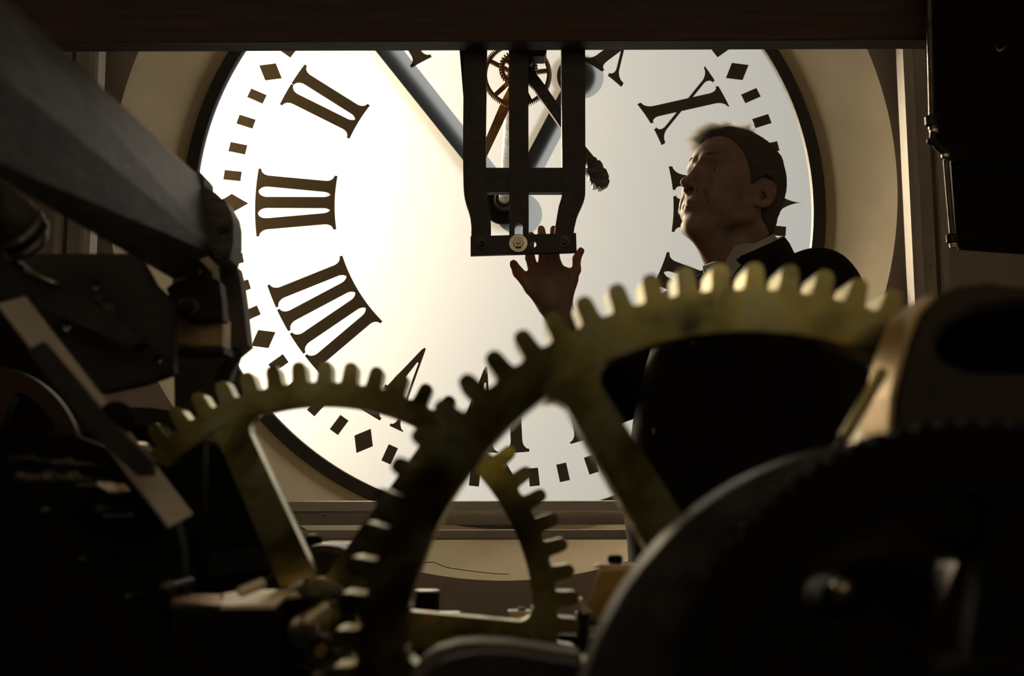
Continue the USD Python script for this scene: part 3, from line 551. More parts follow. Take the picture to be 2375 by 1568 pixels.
rl = thing('fly_rail', 'bright horizontal steel rail at the bottom left with a round rod lying on it', 'rail', at(550, 1390, .95))
zt = at(550, 1404, .92)[2]
def flat(pix, z, th, bev=.001):
    """A horizontal plate whose top face at height z shows the given pixels."""
    d = ray(*np.array(pix, float).T); P = CAM + d * ((z - 1) / d[:, 2])[:, None]
    g = sg.Polygon(P[:, :2]).buffer(0); cs = m3.CrossSection([np.array(sg.polygon.orient(g).exterior.coords)[:-1]])
    m = tm(m3.Manifold.extrude(cs, th)); m.apply_translation((0, 0, z - th)); return m
obj('left_rail', flat([(396, 1396), (510, 1404), (520, 1378), (400, 1380)], zt, .004), bronze, rl, smooth=40)
obj('rail', flat([(512, 1404), (640, 1403), (662, 1384), (712, 1377), (712, 1366), (560, 1368), (512, 1378)], zt, .003), lit_steel, rl, smooth=40)
obj('rod', cyl(at(552, 1376, .94), at(615, 1350, .95), .0044, n=24, bev=.002), lit_steel, rl)
obj('end_tab', bar(at(672, 1370, .95), at(694, 1356, .96), (0, .012, 0), (.001, 0, .0022), .0012), lit_steel, rl)
obj('web', plate([(402, 1410), (640, 1408), (640, 1800), (402, 1800)], .924, .02), blackp, rl)
gc = thing('cloth_rag', 'small crumpled greenish rag tucked beside the bright rail', 'rag', at(735, 1368, .98))
mm = trimesh.creation.icosphere(4, 1.0); v = mm.vertices * (1 + .5 * (meshkit.fbm(mm.vertices * 2.2 + 5, 4, 3)[:, None] - .5)); mm.vertices = v * [.017, .010, .008] + at(738, 1370, .98); obj('rag', mm, simple('green_cloth', (.10, .12, .075), .9, col2=(.16, .14, .08), scale=60, bump=.4, bscale=300), gc, smooth=True, label='green crumpled cloth')
obj('tail', tube(smoothpath([at(745, 1360, .98), at(770, 1366, .98), at(790, 1376, .985)]), [.004] * 17, 10), simple('green_hem', (.12, .16, .12), .9), gc)
for k, (a, b, r, lab) in enumerate((((704, 1447, .93), (764, 1404, .94), .0044, 'short fat bright rod slanting up at the bottom left of the wheel'), ((676, 1454, .93), (699, 1434, .935), .0034, 'smaller bright rod tip just left of the fat slanting rod'))):
    t = thing('lever_pin', lab, 'pin', at(*a)); obj('pin', cyl(at(*a), at(*b), r, n=28, bev=.002), lit_steel, t); obj('shank', cyl(at(*b), at(*b) + [.004, .10, -.004], r * .7, n=20), iron, t)
cl = thing('coil_spring', 'dull coiled spring end in the dark at the bottom', 'spring', at(742, 1507, .95))
th_ = np.linspace(0, 2 * math.pi * 3, 73); c0 = at(744, 1512, .95); obj('coil', tube(np.stack([c0[0] + .0105 * np.cos(th_), c0[1] + np.linspace(0, .03, 73), c0[2] + .0105 * np.sin(th_)], 1), .0026, 10), dsteel, cl)
obj('core', cyl(c0 - [0, .004, 0], c0 + [0, .06, 0], .006, n=24, bev=.002), bronze, cl)
for (x, y, lab) in ((812, 1546, 'round bolt head at the bottom edge below the coil spring'), (738, 1572, 'cut-off bolt head on the bottom edge of the view')):
    t = thing('bolt', lab, 'bolt', at(x, y, .95)); obj('head', sphere(at(x, y, .95), .008, 2, (1, .7, 1)), dsteel, t); obj('shank', cyl(at(x, y, .95), at(x, y, .95) + [0, .2, 0], .004, n=16), iron, t)

# --- lower middle: barrel, bed rail and small fittings
bd = thing('spring_barrel', 'dark round barrel with a bright upper edge left of the great wheel', 'barrel', at(745, 1400, 1.2))
c = px([(745, 1415)], 1.2)[0]; R = 146 * 1.2 / 2754
obj('drum', cyl((c[0], 1.2, c[1]), (c[0], 1.30, c[1]), R, n=96, bev=.003), dsteel, bd); obj('front_cap', cyl((c[0], 1.19, c[1]), (c[0], 1.2, c[1]), R * .9, n=80, bev=.002), iron, bd); obj('arbor', cyl((c[0], 1.195, c[1]), (c[0], 1.42, c[1]), .012, n=24, bev=.002), dsteel, bd)
lb = thing('latch_bar', 'bright flat latch bar with a black knob above the round barrel', 'latch', at(780, 1262, 1.36))
obj('bar', flat([(740, 1268), (818, 1267), (820, 1256), (745, 1257)], at(780, 1266, 1.36)[2], .008), lit_steel, lb, smooth=40); obj('left_tab', flat([(693, 1268), (716, 1268), (717, 1260), (697, 1260)], at(705, 1268, 1.36)[2], .008), lit_steel, lb, smooth=40)
p = at(727, 1270, 1.38); obj('knob', cyl(p, p + [0, 0, .0125], .010, n=32, bev=.003), blackp, lb); obj('knob_lit_top', cyl(p + [-.003, 0, .0125], p + [-.003, 0, .0155], .0068, n=24, bev=.001), lit_steel, lb)  # pale disc paints the light on top of the knob
bed = thing('bed_rail', 'long black cast bed rail with its lit top edge painted pale seen through the great wheel', 'rail', at(1090, 1450, 1.4))
obj('top_face', flat([(930, 1450), (1252, 1472), (1252, 1460), (930, 1438)], at(1090, 1461, 1.35)[2], .004), lit_steel, bed, smooth=40)  # pale strip paints the lit top of the black rail
obj('rail', plate([(700, 1436), (930, 1450), (1252, 1472), (1700, 1500), (1700, 1800), (700, 1800)], 1.352, .04, bev=.001), blackp, bed, smooth=40)
obj('foot', box((-.12, 1.36, 0), (-.04, 1.44, at(900, 1790, 1.36)[2] + .02)), blackp, bed); obj('foot', box((.16, 1.36, 0), (.24, 1.44, at(900, 1790, 1.36)[2] + .02)), blackp, bed)
def small(name, lab, ct_, parts, loc):
    t = thing(name, lab, ct_, loc)
    for n_, m_, mm_ in parts: obj(n_, m_, mm_, t)
p = at(984, 1432, 1.385); k = 1.385 / 2754
small('oil_cup', 'black oil cup with its lit top painted pale standing on the bed rail', 'cup', [('cup', cyl(p, p + [0, 0, 56 * k], 34 * k, n=40, bev=.002), blackp), ('lid', cyl(p + [0, 0, 56 * k], p + [0, 0, 61 * k], 35 * k, n=40, bev=.0012), steel)], p)  # steel top paints the light falling on the black cup
p = at(1042, 1428, 1.375); small('shim_plate', 'small bright shim plate lying on the bed rail', 'plate', [('plate', rbox(p - [.011, .008, .008], p + [.012, .015, .004], .001), steel)], p)
p = at(1210, 1440, 1.375); small('stop_block', 'small bright stop block at the right end of the bed rail', 'block', [('block', rbox(p - [.0155, .004, .012], p + [.0135, .015, .0115], .0015), steel), ('cap_screw', cyl(p + [.0, .006, .0115], p + [.0, .006, .0145], .005, n=20, bev=.001), dsteel)], p)
p = at(1242, 1452, 1.33); small('spindle', 'thin upright spindle with small bright balls at the rail end', 'spindle', [('rod', cyl(p - [0, 0, .05], p + [0, 0, .030], .0011, n=12), dsteel), ('ball', sphere(p + [-.001, 0, .031], .0024, 2), steel), ('ball', sphere(p + [-.0028, 0, .0195], .0026, 2), steel), ('foot', sphere(p + [0, 0, .002], .004, 2), steel)], p)
lt = thing('lower_ledge', 'short bright ledge under the bed rail', 'ledge', at(1126, 1486, 1.2)); obj('ledge', flat([(1064, 1491), (1188, 1490), (1188, 1479), (1066, 1480)], at(1126, 1490, 1.2)[2], .01), lit_steel, lt, smooth=40); obj('web', plate([(900, 1496), (1250, 1494), (1250, 1800), (900, 1800)], 1.21, .02), blackp, lt)
ar = thing('arched_bracket', 'grey arched casting at the bottom centre', 'bracket', at(1150, 1530, .8))
op = [(940, 1600), (955, 1560), (975, 1532), (1010, 1508), (1060, 1493), (1113, 1490), (1188, 1494), (1273, 1507), (1350, 1519), (1350, 1700), (940, 1700)]
obj('arch', plate(op, .765, .035, r=.002, bev=.002), simple('lit_grey_casting', (.16, .145, .125), .5, metal=.5, var=.12, scale=30), ar, smooth=40); obj('front_face', plate([(962, 1600), (985, 1565), (1012, 1543), (1050, 1526), (1110, 1514), (1180, 1516), (1265, 1531), (1346, 1543), (1346, 1700), (962, 1700)], .745, .02, r=.002, bev=.002), iron, ar, smooth=40)  # grey arch behind a black front paints in the lit top band
ps = thing('brass_pillar', 'square brass pillar with a flanged top and black knob right of the great wheel centre', 'pillar', at(1410, 1380, 1.15))
zt2 = at(1420, 1322, 1.15)[2]
obj('pillar', prism8([at(1352, 1440, 1.15), at(1470, 1440, 1.15), at(1470, 1440, 1.22), at(1352, 1440, 1.22)], [at(1394, 1324, 1.15), at(1470, 1324, 1.15), at(1470, 1324, 1.22), at(1394, 1324, 1.22)], .002), simple('pillar_brass', (.62, .42, .16), .42, metal=.75, col2=(.40, .26, .09), scale=12), ps, smooth=40)
p = np.array([at(1428, 1322, 1.18)[0], 1.185, zt2]); obj('flange', cyl(p, p + [0, 0, .004], .021, n=40, bev=.001), lit_steel, ps); obj('knob', cyl(p + [0, 0, .004], p + [0, 0, .0125], .0075, n=32, bev=.002), blackp, ps)
obj('base', rbox(at(1345, 1452, 1.14), at(1480, 1436, 1.14) + [0, .09, 0], .002), iron, ps)
ch = thing('pawl_chip', 'small bright pawl tip left of the brass pillar', 'pawl', at(1358, 1412, 1.1)); obj('pawl', plate([(1344, 1392), (1350, 1388), (1358, 1408), (1374, 1420), (1352, 1425)], 1.1, .02, bev=.001), lit_steel, ch, smooth=40); obj('shank', cyl(at(1352, 1422, 1.11), at(1352, 1480, 1.12), .006, n=16), iron, ch)

# --- right: the bearing casting, its rod and the shaft end
cs_ = thing('bearing_casting', 'large rounded dark bearing casting at the right edge with its lit flank painted tan', 'casting', at(2200, 830, .72))
cpts = [(2066, 1400), (2066, 985), (2070, 920), (2085, 860), (2102, 795), (2128, 728), (2170, 684), (2225, 662), (2300, 655), (2420, 672), (2600, 760), (2600, 1400)]
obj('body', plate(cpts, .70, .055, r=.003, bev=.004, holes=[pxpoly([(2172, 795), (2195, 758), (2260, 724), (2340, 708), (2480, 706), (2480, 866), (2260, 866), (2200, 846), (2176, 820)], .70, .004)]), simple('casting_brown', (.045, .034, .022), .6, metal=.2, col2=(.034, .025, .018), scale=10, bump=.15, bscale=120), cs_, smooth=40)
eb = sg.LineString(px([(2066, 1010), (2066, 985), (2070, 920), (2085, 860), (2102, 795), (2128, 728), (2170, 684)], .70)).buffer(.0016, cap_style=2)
obj('lit_edge_band', extrude_y(eb, .7005, .7545, .0004), simple('painted_lit_flank', (.62, .45, .22), .45, metal=.6, var=.12, scale=20), cs_, smooth=40, label='tan band painting the light on the flank')  # paler strip puts the light on the flank into colour
obj('back_plate', plate([(2090, 1400), (2090, 900), (2150, 740), (2230, 690), (2600, 700), (2600, 1400)], .756, .006), blackp, cs_, smooth=40)
p = at(2165, 899, .70); obj('oil_hole', cyl(p + [0, .002, 0], p - [0, .001, 0], .003, n=20), iron, cs_)
tr = thing('tie_rod', 'straight bright tie rod slanting down left from the bearing casting', 'rod', at(2000, 940, .69)); obj('rod', cyl(at(1956, 1020, .69), at(2050, 856, .69), .0036, n=24, bev=.0015), brass, tr); obj('end', cyl(at(1956, 1020, .69), at(1935, 1056, .69), .0028, n=20), iron, tr)
sp = thing('shaft_end', 'round shaft end with a pale domed tip in the lower right opening', 'shaft', at(1955, 1375, .665)); p = at(1952, 1372, .63); obj('dome', sphere(p, .0062, 3, (1, .8, 1.1)), steel, sp); obj('sleeve', tube(smoothpath([at(1960, 1385, .681), at(2000, 1350, .682), at(2080, 1350, .682), at(2160, 1430, .682), at(2230, 1600, .682)]), .012, 16), blackp, sp); obj('bearing', cyl(p + [.002, .002, -.003], p + [.004, .052, -.006], .0115, n=32, bev=.002), blackp, sp)
bp = thing('backing_plate', 'dim brown plate showing through the drum opening at the lower right', 'plate', at(2150, 1450, .70)); obj('plate', plate([(1760, 1420), (1900, 1240), (2100, 1180), (2700, 1180), (2700, 1800), (1760, 1800)], .706, .01), simple('brown_plate', (.06, .04, .028), .6, var=.2, scale=12), bp)
# ---------------------------------------------------------------- the man
def surface(f, lo, hi, h, coarse=4):
    """Surface nets of the signed distance f, evaluated finely only near the surface."""
    lo, hi = np.array(lo, float), np.array(hi, float); H = h * coarse
    nc = np.ceil((hi - lo) / H).astype(int) + 1; n = nc * coarse
    ax = [lo[k] + H * (np.arange(nc[k]) + .5) - h / 2 for k in range(3)]
    C = np.stack(np.meshgrid(*ax, indexing='ij'), -1).reshape(-1, 3); fc = f(C).reshape(nc)
    near = np.abs(fc) < H * 1.6
    D = np.repeat(np.repeat(np.repeat(fc, coarse, 0), coarse, 1), coarse, 2).astype(np.float32)
    ii = np.argwhere(near); off = np.stack(np.meshgrid(*[np.arange(coarse)] * 3, indexing='ij'), -1).reshape(-1, 3)
    idx = (ii[:, None] * coarse + off[None]).reshape(-1, 3); P = lo + idx * h
    D[idx[:, 0], idx[:, 1], idx[:, 2]] = f(P)
    S = D < 0; X, Y, Z = S.shape
    cnt = sum(S[i:X - 1 + i, j:Y - 1 + j, k:Z - 1 + k].astype(np.int8) for i in (0, 1) for j in (0, 1) for k in (0, 1))
    cells = np.argwhere((cnt > 0) & (cnt < 8)); vid = -np.ones((X - 1, Y - 1, Z - 1), int); vid[tuple(cells.T)] = np.arange(len(cells))
    acc = np.zeros((len(cells), 3)); m = np.zeros(len(cells))
    cor = np.array([(i, j, k) for i in (0, 1) for j in (0, 1) for k in (0, 1)])
    for a in range(8):
        for b in range(a + 1, 8):
            if np.abs(cor[a] - cor[b]).sum() != 1: continue
            A, B = cells + cor[a], cells + cor[b]; da, db_ = D[tuple(A.T)], D[tuple(B.T)]
            x = (da < 0) != (db_ < 0); t = np.where(x, da / np.where(x, da - db_, 1), 0)
            acc[x] += (A + (B - A) * t[:, None])[x]; m[x] += 1
    V = lo + acc / m[:, None] * h; Fq = []
    for k in range(3):
        sl = [slice(None)] * 3; s2 = [slice(None)] * 3; sl[k] = slice(0, -1); s2[k] = slice(1, None)
        E = np.argwhere(S[tuple(sl)] != S[tuple(s2)]); u, v = (k + 1) % 3, (k + 2) % 3
        E = E[(E[:, u] > 0) & (E[:, v] > 0) & (E[:, u] < S.shape[u] - 1) & (E[:, v] < S.shape[v] - 1)]
        def c(du, dv): q = E.copy(); q[:, u] -= du; q[:, v] -= dv; return vid[tuple(q.T)]
        q = np.stack([c(1, 1), c(0, 1), c(0, 0), c(1, 0)], 1); inside = S[tuple(E.T)]
        q[~inside] = q[~inside][:, ::-1]; Fq.append(q)
    Fq = np.vstack(Fq); Fq = Fq[(Fq >= 0).all(1)]
    T = trimesh.Trimesh(V, np.vstack([Fq[:, [0, 1, 2]], Fq[:, [0, 2, 3]]]), process=False)
    if T.volume < 0: T.invert()
    return T
def relax(T, n):
    """Taubin smoothing with even weights."""
    from scipy.sparse import coo_matrix, diags
    e = T.edges_unique; N = len(T.vertices); W = coo_matrix((np.ones(2 * len(e)), (np.r_[e[:, 0], e[:, 1]], np.r_[e[:, 1], e[:, 0]])), (N, N)).tocsr()
    W = diags(1 / np.maximum(np.asarray(W.sum(1)).ravel(), 1)) @ W; v = T.vertices.copy()
    for _ in range(n):
        for k in (.5, -.52): v = v + k * (W @ v - v)
    T.vertices = v; return T
def smin(a, b, k): h = np.clip(.5 + .5 * (b - a) / k, 0, 1); return b + (a - b) * h - k * h * (1 - h)
def smax(a, b, k): return -smin(-a, -b, k)
def cone(P, a, b, ra, rb):
    a, b = np.asarray(a, float), np.asarray(b, float); d = b - a; t = np.clip(((P - a) @ d) / (d @ d), 0, 1)
    return np.linalg.norm(P - a - t[:, None] * d, axis=1) - (ra + (rb - ra) * t)
def ellip(P, c, r, R=None):
    q = (P - c) if R is None else (P - c) @ R; r = np.asarray(r, float)
    k0 = np.linalg.norm(q / r, axis=1); k1 = np.linalg.norm(q / r ** 2, axis=1); return k0 * (k0 - 1) / np.maximum(k1, 1e-9)
def chain(P, pts, rs, k=.01):
    d = None
    for (a, b, ra, rb) in zip(pts[:-1], pts[1:], rs[:-1], rs[1:]):
        q = cone(P, a, b, ra, rb); d = q if d is None else smin(d, q, k)
    return d

# head frame: F towards the face, L to his left, U up; origin between the ears
HEADP = at(1766, 449, 2.26); hyaw, hpit, hrol = math.radians(HYAW), math.radians(HPIT), math.radians(HROL)
F0 = np.array([-math.sin(hyaw), -math.cos(hyaw), 0.]); Fv = F0 * math.cos(hpit) + np.array([0, 0, 1]) * math.sin(hpit); Uv = -F0 * math.sin(hpit) + np.array([0, 0, 1.]) * math.cos(hpit)
Lv = np.cross(Uv, Fv); Uv, Lv = Uv * math.cos(hrol) + Lv * math.sin(hrol), Lv * math.cos(hrol) - Uv * math.sin(hrol)
HR = np.stack([Fv, Lv, Uv], 1); HS = HSCALE
HEADP = HEADP - HR @ np.array([0, .076, 0]) * HS      # the pixel is the near ear
def hw(p): return HEADP + HR @ (np.asarray(p, float) * HS / 1000)     # head millimetres to the world
def headsdf(P):
    Q = (P - HEADP) @ HR / HS * 1000; A = Q.copy(); A[:, 1] = np.abs(A[:, 1])
    e = lambda c, r: ellip(A, np.array(c, float), r); s = lambda a, b, ra, rb: cone(A, a, b, ra, rb)
    d = ellip(Q, np.array([2, 0, 50.]), (97, 76, 82))
    d = smin(d, ellip(Q, np.array([36, 0, 58.]), (67, 64, 60)), 18)           # forehead
    d = smin(d, e((48, 0, -20), (50, 55, 66)), 22)                            # mid face
    d = smin(d, s((6, 53, -44), (76, 18, -88), 12, 15), 24)                   # jaw line
    d = smin(d, s((2, 57, -8), (4, 55, -42), 13, 11), 22)
    d = smin(d, ellip(Q, np.array([85., 0, -90]), (17, 24, 16)), 12)          # chin
    d = smin(d, e((68, 40, -2), (24, 22, 16)), 20)                            # cheek bones
    d = smin(d, e((66, 32, -38), (30, 25, 32)), 18)                           # cheeks
    d = smin(d, s((98, 11, 43), (81, 46, 42), 10.5, 9), 10)                   # brow ridge
    d = smax(d, -e((107, 33, 21), (19, 18, 11)), 9)                           # eye sockets
    d = smin(d, s((88, 21, 27), (77, 45, 25), 4.2, 3.8), 5)                   # upper lids
    d = smin(d, s((87, 22, 13), (78, 44, 13), 3.4, 3.2), 5)                   # lower lids
    d = smin(d, s((97, 0, 36), (116, 0, -10), 7.5, 9.5), 8); d = smin(d, s((88, 8, 24), (98, 13, -16), 8, 9), 7)   # nose bridge
    d = smin(d, ellip(Q, np.array([121., 0, -16]), (12.5, 11.5, 10.5)), 6)    # tip
    d = smin(d, e((104, 13, -20), (11, 8, 8)), 6)                             # wings
    d = smax(d, -e((110, 7.5, -27), (6, 3.4, 4.5)), 3)                        # nostrils
    d = smin(d, e((86, 0, -50), (20, 30, 26)), 14)                            # muzzle
    d = smin(d, s((106.5, 2, -49), (94, 24, -54), 4.4, 2.2), 4)               # upper lip
    d = smin(d, s((104, 2, -59), (93, 23, -57), 5.2, 2.4), 4)                 # lower lip
    d = smax(d, -s((110, 0, -54), (95, 27, -56), 1.5, 1.3), 2)                # mouth line
    d = smax(d, -ellip(Q, np.array([109., 0, -71]), (8, 18, 5)), 6)           # under the lip
    d = smax(d, -s((101, 24, -24), (93, 36, -54), 1.5, 1.3), 5)               # nasolabial fold
    # ears
    E = A - np.array([-8., 77, 2.]); a = math.radians(14); b = math.radians(24)
    ex, ez = E[:, 0] * math.cos(a) + E[:, 2] * math.sin(a), -E[:, 0] * math.sin(a) + E[:, 2] * math.cos(a); ey = E[:, 1] + ex * math.tan(b) 
    rr_ = np.hypot(ex / 17.5, (ez - 2) / 31) 
    helix = np.hypot((rr_ - .86) * 19, ey - 1.5) - 3.8
    pan = np.maximum(np.abs(ey + 1.5) - 2.6, (rr_ - .95) * 18)
    ear = smin(helix, pan, 4)
    ear = smin(ear, np.linalg.norm((np.stack([ex, ey, ez], 1) - [7, 0, -26]) / [1, .6, 1.1], axis=1) - 7.5, 5)   # lobe
    ear = smax(ear, -(np.linalg.norm((np.stack([ex, ey, ez], 1) - [3, 4, -3]) / [10, 8.5, 15], axis=1) - 1) * 8, 2.5)     # concha
    ear = smin(ear, cone(np.stack([ex, ey, ez], 1), (13, -1, -6), (14, -2, 2), 4, 3), 3)                             # tragus
    d = smin(d, ear, 2.5)
    return d * HS / 1000
NECK0, NECK1 = hw((-30, 0, -30)), np.array([.472, 2.335, 1.40])
SHN, SHF = np.array([.565, 2.14, 1.375]), np.array([.372, 2.47, 1.372])      # shoulder joints, near (left) and far (right)
ELF, WRF = at(1437, 905, 2.40), at(1302, 742, 2.235)                          # right elbow and wrist
ELN, WRN = np.array([.590, 2.11, 1.10]), np.array([.50, 1.99, .90])
torso_c = (SHN + SHF) / 2; SD = (SHN - SHF) / np.linalg.norm(SHN - SHF); CF = np.cross([0, 0, 1], SD); CF = CF if CF[0] < 0 else -CF
TR = np.stack([SD, CF, [0, 0, 1]], 1)
# right hand: back towards the camera, thumb on the left of the picture; joints given as (pixel, distance)
HYD = 2.222
J = lambda *q: np.array([at(x, y, Y) for x, y, Y in q])
palm_tips = J((1239, 634, HYD), (1263, 616, HYD), (1288, 616, HYD), (1311, 634, HYD))
fing = [(J((1239, 634, HYD), (1229, 596, HYD - .006), (1228, 566, HYD), (1232, 546, HYD + .012)), (.0105, .0092, .0083, .0072)),
        (J((1263, 618, HYD), (1259, 580, HYD - .006), (1257, 551, HYD - .003), (1255, 532, HYD)), (.0108, .0096, .0088, .0078)),
        (J((1288, 618, HYD), (1286, 580, HYD - .006), (1285, 551, HYD - .003), (1284, 532, HYD)), (.0105, .0093, .0085, .0075)),
        (J((1320, 664, HYD), (1336, 626, HYD - .004), (1337, 600, HYD - .002), (1347, 582, HYD)), (.0108, .0092, .0082, .0072))]
thumb = (J((1266, 706, HYD + .005), (1232, 668, HYD), (1202, 632, HYD - .006), (1191, 612, HYD - .008)), (.0165, .0125, .0100, .0082))
def handsdf(P):
    d = cone(P, WRF, at(1286, 690, HYD), .027, .030)
    for q, r in zip(palm_tips, (.0125, .0135, .0135, .0125)): d = smin(d, cone(P, at(1284, 706, HYD), q, .024, r), .010)
    d = smin(d, cone(P, at(1305, 690, HYD), at(1326, 650, HYD), .019, .0125), .010)
    d = smin(d, cone(P, at(1250, 652, HYD), at(1308, 648, HYD), .014, .014), .012)
    for pts, rs in fing: d = smin(d, chain(P, pts, rs, .004), .005)
    d = smin(d, chain(P, *thumb, .006), .009)
    return d
def bodysdf(P):
    d = headsdf(P)
    nk = cone(P, hw((-22, 0, -18)), NECK1, .055 * HS, .060); d = smin(d, nk, .022)
    d = smin(d, cone(P, hw((52, 0, -80)), NECK1 + CF * .040 + [0, 0, .02], .030, .028), .025)     # throat
    d = smin(d, cone(P, hw((88, 12, -102)), hw((20, 10, -136)), .012, .012), .03)
    d = smin(d, cone(P, NECK1, torso_c + [0, 0, -.02], .066, .10), .05)
    d = smin(d, chain(P, [SHF + [0, 0, -.01], torso_c + CF * .02 + [0, 0, -.05], SHN + [0, 0, -.01]], [.052, .105, .052], .04), .04)
    d = smin(d, chain(P, [SHF, ELF, WRF], [.052, .042, .029], .02), .02)
    d = smin(d, chain(P, [SHN, ELN, WRN], [.052, .042, .029], .02), .02)
    d = smin(d, ellip(P, torso_c + [0, 0, -.22], (.15, .10, .26), TR), .04)
    return smin(d, smin(handsdf(P), lefthand(P), .001), .012)
LH = WRN + np.array([-.03, -.04, -.085])
def lefthand(P):
    d = cone(P, WRN, LH, .028, .024); s = (LH - WRN) / np.linalg.norm(LH - WRN)
    for k in range(4):
        o = CF * (.030 - .02 * k); a = LH + o * .9 + s * .01; d = smin(d, chain(P, [LH + o * .6, a + s * .035, a + s * .06 - SD * .012, a + s * .07 - SD * .03], [.012, .0095, .0088, .0078], .004), .006)
    return smin(d, chain(P, [LH - s * .05 + CF * .02, LH + CF * .05, LH + CF * .055 + s * .03], [.016, .011, .009], .006), .008)
skin = mat('skin', {'p': ('principled_bsdf', dict(base_color=(.28, .185, .145), roughness=.5, subsurface_weight=.06, subsurface_scale=.006, specular_ior_level=.4)), 'tc': ('texture_coordinate', {}), 'nz': ('noise_texture', dict(scale=35, detail=4)),
        'rp': ('rgb_ramp', dict(ramp=[(.35, (.24, .15, .115)), (.65, (.32, .215, .17))])), 'nb': ('noise_texture', dict(scale=260, detail=3)), 'bp': ('bump', dict(strength=.12, distance=.001))},
        [('tc.object', 'nz.vector'), ('nz.fac', 'rp.fac'), ('rp.color', 'p.base_color'), ('tc.object', 'nb.vector'), ('nb.fac', 'bp.height'), ('bp.normal', 'p.normal')], 'p.BSDF')
man = thing('person', 'grey-haired man in dark suit and tie looking up, hand raised to the bracket', 'person', (torso_c[0], torso_c[1], 0))
body = surface(bodysdf, (-.02, 1.82, .72), (.80, 2.66, 1.84), .0032)
body = relax(body, 4)
obj('body', body, skin, man, smooth=True)
eyew = simple('eye_white', (.30, .27, .25), .2); iris = simple('iris', (.03, .022, .018), .1)
for s in (-1, 1):
    e = obj('eye', sphere(hw((76.5, s * 33, 20)), .0122 * HS, 3), eyew, man); obj('pupil', sphere(hw((82.4, s * 33, 21.5)), .0066 * HS, 2), iris, e)
    pts = [hw((105, s * 12, 47)), hw((101, s * 24, 50)), hw((92, s * 38, 50)), hw((80, s * 50, 43))]
    obj('eyebrow', tube(smoothpath(pts), np.interp(np.linspace(0, 1, 25), [0, .2, .7, 1], [.002, .0046, .0036, .001]), 10), simple('brow_hair', (.12, .10, .085), .8) if s < 0 else '/World/Looks/brow_hair', man)

# clothes
suit = simple('dark_suit_wool', (.010, .009, .0085), .85, spec=.15, var=.4, scale=500, bump=.35, bscale=900)
suit2 = simple('lapel_wool', (.012, .011, .010), .8, spec=.2, var=.4, scale=500, bump=.3, bscale=900)
shirtm = simple('shirt_cotton', (.55, .52, .47), .8, bump=.15, bscale=700)
tiem = simple('tie_silk', (.028, .026, .026), .45, spec=.45, col2=(.05, .047, .045), scale=90)
NC = np.array([.468, 2.325, 1.472]); NA = (HEADP - NC) / np.linalg.norm(HEADP - NC)
def jacketsdf(P):
    T = (P - torso_c) @ TR; tc = lambda c, r: ellip(T, np.array(c, float), r)
    d = tc((0, .005, -.15), (.205, .128, .25))
    d = smin(d, tc((0, .030, -.38), (.190, .150, .24)), .06); d = smin(d, tc((0, .012, -.62), (.205, .145, .22)), .06)
    d = smin(d, tc((-.06, .050, -.42), (.12, .190, .46)), .05)                                              # open front panel, far side
    nb = NECK1 + [0, 0, .008]
    d = smin(d, chain(P, [SHF + [0, 0, .0], nb - [0, 0, .02], SHN + [0, 0, .0]], [.070, .085, .074], .03), .045)
    d = smin(d, chain(P, [SHF, ELF, WRF + (ELF - WRF) * .14], [.072, .060, .042], .02), .025)
    d = smin(d, chain(P, [SHN, ELN, WRN + (ELN - WRN) * .1], [.075, .063, .044], .02), .022)
    d = d - .003 * (meshkit.noise(P * 26) - .5) * 2 - .004 * (meshkit.noise(P * np.array([9, 9, 5]) + 7) - .5)
    d = smax(d, .80 - P[:, 2], .01)
    ax = P - NC; h = ax @ NA; rad = np.linalg.norm(ax - h[:, None] * NA, axis=1)
    d = smax(d, -np.maximum(rad - .073, -.06 - h), .006)                                                   # neck opening
    dep = T[:, 1]; wid = np.abs(T[:, 0] + .005) - .052 * np.clip((T[:, 2] + .12) / .16, 0, 1.3)
    return smax(d, -np.maximum(np.maximum(wid, .055 - dep), T[:, 2] - .2), .006)                              # front opening
def wcon(f, lo, hi, h, n=3): return relax(surface(f, lo, hi, h), n)
obj('jacket', wcon(jacketsdf, (.02, 1.88, .76), (.76, 2.64, 1.56), .0052), suit, man, smooth=True)
def shirtsdf(P):
    T = (P - torso_c) @ TR
    d = ellip(T, np.array([0, .0, -.14]), (.15, .118, .26)); d = smin(d, ellip(T, np.array([0, .02, -.36]), (.15, .138, .22)), .05)
    return smin(d, cone(P, NECK1 + [0, 0, -.02], NC - NA * .02, .075, .062), .03)
obj('shirt', wcon(shirtsdf, (.20, 2.05, .90), (.70, 2.60, 1.55), .008), shirtm, man, smooth=True)
ph = np.linspace(math.radians(9), math.radians(351), 60); Vc, Fc = [], []
prof = [(-.002, .016), (.002, .018), (.010, .004), (.017, -.026), (.014, -.028), (.002, -.020)]
e1 = CF - NA * (CF @ NA); e1 /= np.linalg.norm(e1); e2 = np.cross(NA, e1)
for a in ph:
    drop = .022 * math.cos(a) - .010 + (.020 if math.cos(a) > .8 else 0) * (math.cos(a) - .8) * 5
    for o, z in prof:
        k = 1.15 if z < 0 and math.cos(a) > .7 else 1
        Vc.append(NC + (e1 * math.cos(a) * (.066 + o) + e2 * math.sin(a) * (.063 + o)) + NA * (z * k - drop))
m = len(prof)
for i in range(len(ph) - 1):
    for j in range(m): A, B, C, D = i * m + j, i * m + (j + 1) % m, (i + 1) * m + (j + 1) % m, (i + 1) * m + j; Fc += [(A, B, C), (A, C, D)]
for i in (0, len(ph) - 1):
    for j in range(1, m - 1): Fc.append((i * m, i * m + j, i * m + j + 1) if i else (i * m, i * m + j + 1, i * m + j))
cm_ = trimesh.Trimesh(np.array(Vc), Fc, process=False); cm_.fix_normals(); obj('collar', cm_, shirtm, man, smooth=40, label='white shirt collar')
